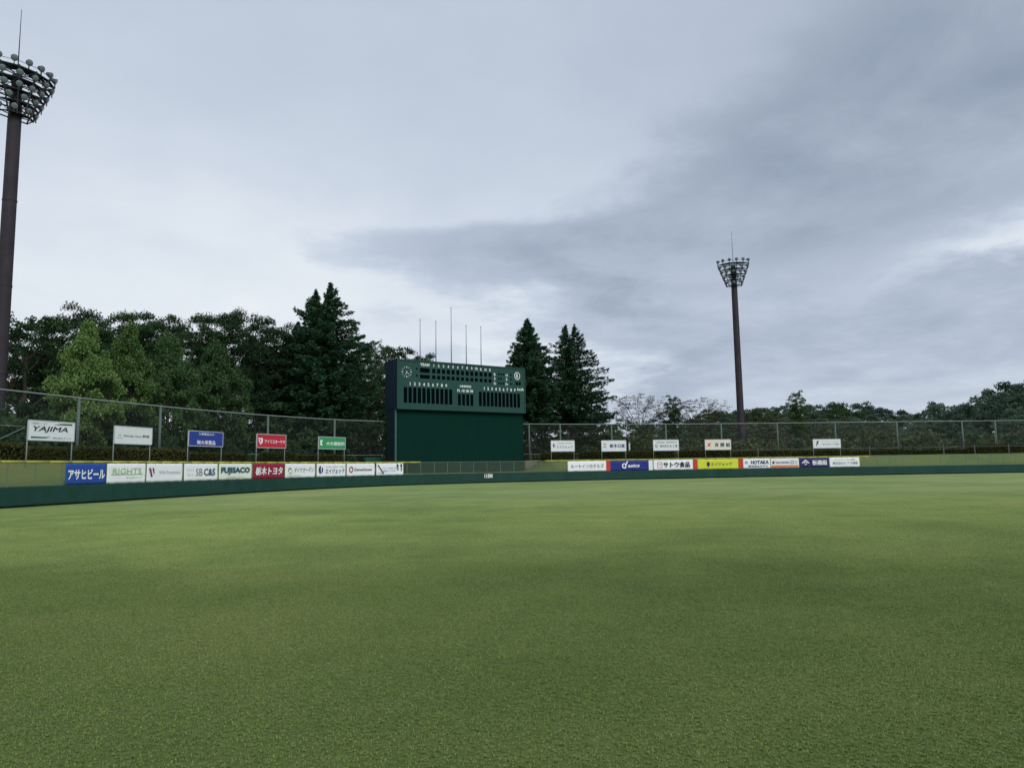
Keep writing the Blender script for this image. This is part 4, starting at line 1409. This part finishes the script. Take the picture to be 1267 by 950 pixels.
# dark woodland behind them
g1 = 'dark trees of the left woodland'
tree('sparse', 'broadleaf_tree', -44.5, 67, 16.7, 'dark loose tree with sky gaps beside the left floodlight mast', group=g1)
tree('dark1', 'broadleaf_tree', -45.3, 76, 18.9, 'dark round crowned tree behind the first pale tree', group=g1, wide=.9)
tree('dark2', 'broadleaf_tree', -42.3, 79, 19.3, 'dark tree topping the gap between the two leftmost pale trees', group=g1, wide=.72)
tree('dark3', 'broadleaf_tree', -39.6, 80, 18.8, 'dark tree behind the third pale tree', group=g1, wide=.9)
tree('dark2', 'broadleaf_tree', -35.6, 82, 19.8, 'dark wide crowned tree behind the blue signboard trees', group=g1, wide=.75)
tree('dark1', 'broadleaf_tree', -31.6, 84, 20.2, 'tall dark broadleaf tree above the right shoulder of the pale trees', group=g1, wide=.78)
tree('dark3', 'broadleaf_tree', -28.8, 88, 19.6, 'dark tree behind the red signboard', group=g1, wide=.85)
tree('con_mid', 'conifer_tree', -26.6, 91, 20.0, 'dark blunt conifer just left of the twin topped cedar', group=g1)
tree('con_left', 'cedar_tree', -22.9, 88.5, 24.2, 'tall twin topped dark cedar standing highest left of the scoreboard', group=g1, rz=0)
tree('dark2', 'broadleaf_tree', -18.9, 98, 18.7, 'dark broadleaf tree between twin cedar and scoreboard', group=g1, wide=.62)
tree('sparse', 'broadleaf_tree', -15.2, 101, 19.0, 'dark round tree rising behind the clock corner of the scoreboard', group=g1, wide=.8)
tree('dark3', 'broadleaf_tree', -12.0, 105, 17.6, 'dark low crown peeping over the scoreboard roof by the first flag pole', group=g1, wide=.8)
for k, (x_, y_, t_) in enumerate(((-33, 104, 17.5), (-26, 108, 17.5), (-40, 97, 18), (-47, 90, 18.5), (-52, 80, 17), (-56, 70, 16), (-19, 112, 16.5), (-12, 116, 15.5), (-53, 98, 19), (-30, 96, 17.0), (-22.5, 103, 15.5), (-48, 57, 14), (-52, 48, 14), (-46, 40, 13), (-52, 30, 14), (-48, 18, 13), (-50, 5, 14))):
    tree(rnd.choice(['dark1', 'dark2', 'dark3']), 'broadleaf_tree', x_, y_, t_, 'dark inner woodland tree %s' % mark(x_, y_), group='inner trees of the left woodland', wide=.9)
# right of the scoreboard
tree('con_a', 'cedar_tree', 2.2, 98, 21.3, 'slim dark cedar directly behind the right end of the scoreboard', group='cedars right of the scoreboard', rz=.4)
tree('con_b', 'cedar_tree', 8.1, 101, 21.0, 'wide tiered cedar with two tips right of the scoreboard', group='cedars right of the scoreboard', rz=.1)
tree('mid1', 'bushy_tree', 12.3, 106, 9.6, 'low bushy green tree under the right edge of the tiered cedar', group='low trees behind the right net fence')
tree('bare', 'thin_leaved_tree', 19.3, 112, 12.5, 'nearly bare spreading tree left of the small dark tree', group='thin leaved trees behind the right net fence', wide=1.0)
tree('bare', 'thin_leaved_tree', 30.0, 117, 12.2, 'nearly bare spreading tree just left of the right floodlight mast', group='thin leaved trees behind the right net fence', wide=1.02, rz=2)
tree('narrow', 'small_tree', 25.7, 118.5, 13.2, 'dark small tree between the two nearly bare trees', wide=1.1, group='low trees behind the right net fence')
tree('mid1', 'bushy_tree', 24.0, 120, 9.6, 'round dark bush under the small dark tree', group='low trees behind the right net fence')
tree('mid1', 'bushy_tree', 33.0, 126, 10.6, 'round dark bush at the foot of the second nearly bare tree', group='low trees behind the right net fence')
tree('narrow', 'columnar_tree', 45.6, 118, 13.6, 'narrow upright green tree poking above the woodland right of the mast', rz=1)
for k, (x_, y_, t_) in enumerate(((37.5, 120, 10.6), (40.6, 118, 10.9), (43.2, 121, 10.2), (49, 119, 10.0), (51.6, 117, 9.2), (54, 115, 8.2), (57, 118, 8.2), (15.5, 110, 8.4), (22.3, 114, 8.0), (27.5, 113, 7.8), (5.5, 108, 8.2), (9, 112, 8.6), (60, 120, 8.6), (34.5, 119, 8.8), (66, 118, 7.5))):
    tree('scrag', 'scraggy_tree', x_, y_, t_, 'brownish scraggy tree with thin trunks %s' % mark(x_, y_), group='scraggy brownish trees behind the right net fence', wide=rnd.uniform(1.0, 1.4))
# wooded rise
def at(px, py, Yd):
    d = fw * F_PX + ir * (px - 633.5) + iu * (475 - py)
    return Vector((0, 0, EYE)) + d * (Yd / d.y)
SKY_X = [560, 745, 780, 840, 880, 925, 960, 1000, 1030, 1060, 1100, 1120, 1135, 1165, 1200, 1215, 1228, 1245, 1267, 1330, 1450, 1700]
SKY_Y = [530, 534, 530, 520, 510, 503, 502, 499, 497, 500, 505, 509, 503, 497, 495, 491, 482, 474, 471, 466, 468, 470]
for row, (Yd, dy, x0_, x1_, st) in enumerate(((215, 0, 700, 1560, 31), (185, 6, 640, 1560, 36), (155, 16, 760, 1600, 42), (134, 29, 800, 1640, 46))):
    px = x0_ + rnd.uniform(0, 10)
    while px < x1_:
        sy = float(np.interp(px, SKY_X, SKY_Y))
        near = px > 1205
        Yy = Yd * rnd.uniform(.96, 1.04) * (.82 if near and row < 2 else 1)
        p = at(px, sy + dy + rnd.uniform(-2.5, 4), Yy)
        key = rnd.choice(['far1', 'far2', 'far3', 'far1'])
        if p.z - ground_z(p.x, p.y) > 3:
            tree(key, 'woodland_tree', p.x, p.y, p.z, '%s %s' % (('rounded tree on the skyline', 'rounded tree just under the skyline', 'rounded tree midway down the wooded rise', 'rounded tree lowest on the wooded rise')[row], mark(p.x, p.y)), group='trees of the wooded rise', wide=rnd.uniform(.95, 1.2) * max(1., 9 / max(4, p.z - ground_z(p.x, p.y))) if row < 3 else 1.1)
        px += st * rnd.uniform(.8, 1.2)

# undergrowth: an uncountable mass that closes the view beneath the crowns
def mass(name, s0, s1, o0, o1, h0, h1, cnt, ln_, mt, label, seed):
    rg = np.random.default_rng(seed)
    cl = []
    for _ in range(cnt):
        s_, o_ = rg.uniform(s0, s1), rg.uniform(o0, o1)
        p = cpt(s_, o_)
        z = bank_z(s_, o_) + rg.uniform(0, 1) ** 1.3 * (h0 + (h1 - h0) * rg.random())
        cl.append((p.x, p.y, z, rg.uniform(.6, 1.1)))
    tag(add(name, crown_mesh(name, np.array(cl), rg, 45, ln_, mt, .8)), label, 'undergrowth', kind='stuff')
mass('undergrowth', 30, 92, 11.5, 34, 1.6, 4.5, 1300, .5, LFdark, 'dark tangled undergrowth beneath the left woodland', 51)
mass('undergrowth', 106, 200, 15, 44, 1.2, 3.6, 1700, .5, LFbrn, 'brownish undergrowth beneath the trees beyond the right net fence', 52)
mass('undergrowth', 60, 104, 36, 60, 3, 9, 900, .6, LFdark, 'dark thicket closing the woodland behind the twin topped cedar', 53)

mass('undergrowth', 86, 101, 17, 36, 2.0, 8.0, 520, .5, LFdark, 'dark thicket behind the left end of the scoreboard', 55)
mass('undergrowth', 107, 128, 17, 34, 2.0, 5.5, 620, .45, LFmid, 'green thicket under the cedars right of the scoreboard', 54)
# clipped hedges
def hedge_mesh(seed, ln_, h, d):
    rg = np.random.default_rng(seed)
    k = int(1300 * ln_ / 7)
    fx = rg.uniform(-ln_ / 2, ln_ / 2, k * 3); u_ = rg.random(k * 3)
    per = u_ * (2 * h + d)
    y = np.where(per < h, -d / 2, np.where(per < h + d, per - h - d / 2, d / 2))
    z = np.where(per < h, per, np.where(per < h + d, h, 2 * h + d - per))
    lump = .05 * np.sin(fx * 2.3 + seed) + .03 * np.sin(fx * 5.1)
    ke = k // 3
    fx[:ke] = np.where(rg.random(ke) < .5, -ln_ / 2, ln_ / 2); y[:ke] = rg.uniform(-d / 2, d / 2, ke); z[:ke] = rg.uniform(0, h, ke)
    Pp = np.c_[fx, y, z + np.where(z > h * .9, lump, 0)] + rg.normal(0, .045, (k * 3, 3))
    Aa = unit(np.c_[rg.normal(0, .7, k * 3), np.sign(y) * .5 + rg.normal(0, .5, k * 3), rg.normal(.4, .6, k * 3)])
    LL = rg.uniform(.09, .2, k * 3)
    v_ = leaf_quads(Pp, Aa, LL, LL * .6, rg)
    return make_mesh('leaves', v_, np.arange(len(v_)).reshape(-1, 4), LFhedge)
HL = hedge_mesh(4, 7, .95, 1.0)
HC = MB().box(-3.36, 3.36, -.40, .40, 0, .86).mesh('twig_core', mat('hedge_core', (26, 27, 18), .95, .2, 3, .05))
def hedge(s0, s1, zs, label, off=7.3):
    sm = (s0 + s1) / 2
    if s0 < 100: zs *= .92
    e = tag(empty('hedge', cpt(sm, off, bank_z(sm, off) - .03), cang(sm)), label, 'hedge', 'clipped hedges along the bank crest')
    e.scale = ((s1 - s0) / 7, 1, zs)
    add('leaves', HL, e); add('twig_core', HC, e)
hz = [(43, 50, 1.15, 'clipped hedge near the left floodlight mast, outside the fence corner'), (50.3, 57.4, 1.2, 'clipped hedge block at the foot of the left floodlight mast'), (58.3, 61.6, .95, 'low brownish hedge right behind the YAJIMA signboard'),
      (61.8, 66.0, 1.1, 'clipped hedge behind the signboard reading Honda Cars'), (66.2, 71.6, 1.05, 'clipped hedge behind the blue signboard, left piece'), (71.8, 77.9, .85, 'low hedge between blue and red signboards'),
      (79.4, 83.0, .92, 'rounded hedge just right of the red signboard'), (83.2, 89.2, .8, 'low hedge beneath the green signboard')]
for h in hz: hedge(*h)
for a_, b_, zs, lb in ((109.3, 113.6, .85, 'dark hedge behind the first signboard right of the scoreboard'), (114.0, 119.6, 1.0, 'dark hedge behind the signboard above the royal blue banner'), (120.0, 126.0, .98, 'dark hedge behind the signboard above the food company banner'),
                     (126.3, 133.0, .98, 'dark hedge behind the cream signboard'), (133.2, 140.6, .9, 'dark hedge at the foot of the right floodlight mast'), (140.9, 148.5, .8, 'dark hedge behind the slanted F signboard'),
                     (149, 156.6, .75, 'low dark hedge just right of the last signboard'), (157, 164.6, .7, 'low dark hedge left of the far lamp post'), (165, 172, 1.2, 'taller green hedge by the far lamp post'), (172.5, 180, 1.2, 'taller green hedge beyond the far lamp post')):
    hedge(a_, b_, zs, lb)
# shrubs along the net fence
for k, (s_, o_, t_) in enumerate(((60, 11.5, 2.2), (66.5, 12, 2.6), (73, 11.8, 2.4), (80, 12, 2.2), (86, 12, 2.4), (113.5, 12.5, 2.3), (117, 13, 2.0), (162, 12.5, 2.6), (168, 12, 2.8), (175, 12, 2.6), (144, 13, 2.0))):
    p = cpt(s_, o_)
    gz = bank_z(s_, o_)
    tree('shrub', 'shrub', p.x, p.y, gz + t_, 'dark green shrub behind the net fence, %s' % mark(p.x, p.y), 'shrub', 'shrubs behind the tall net fences', gz=gz)
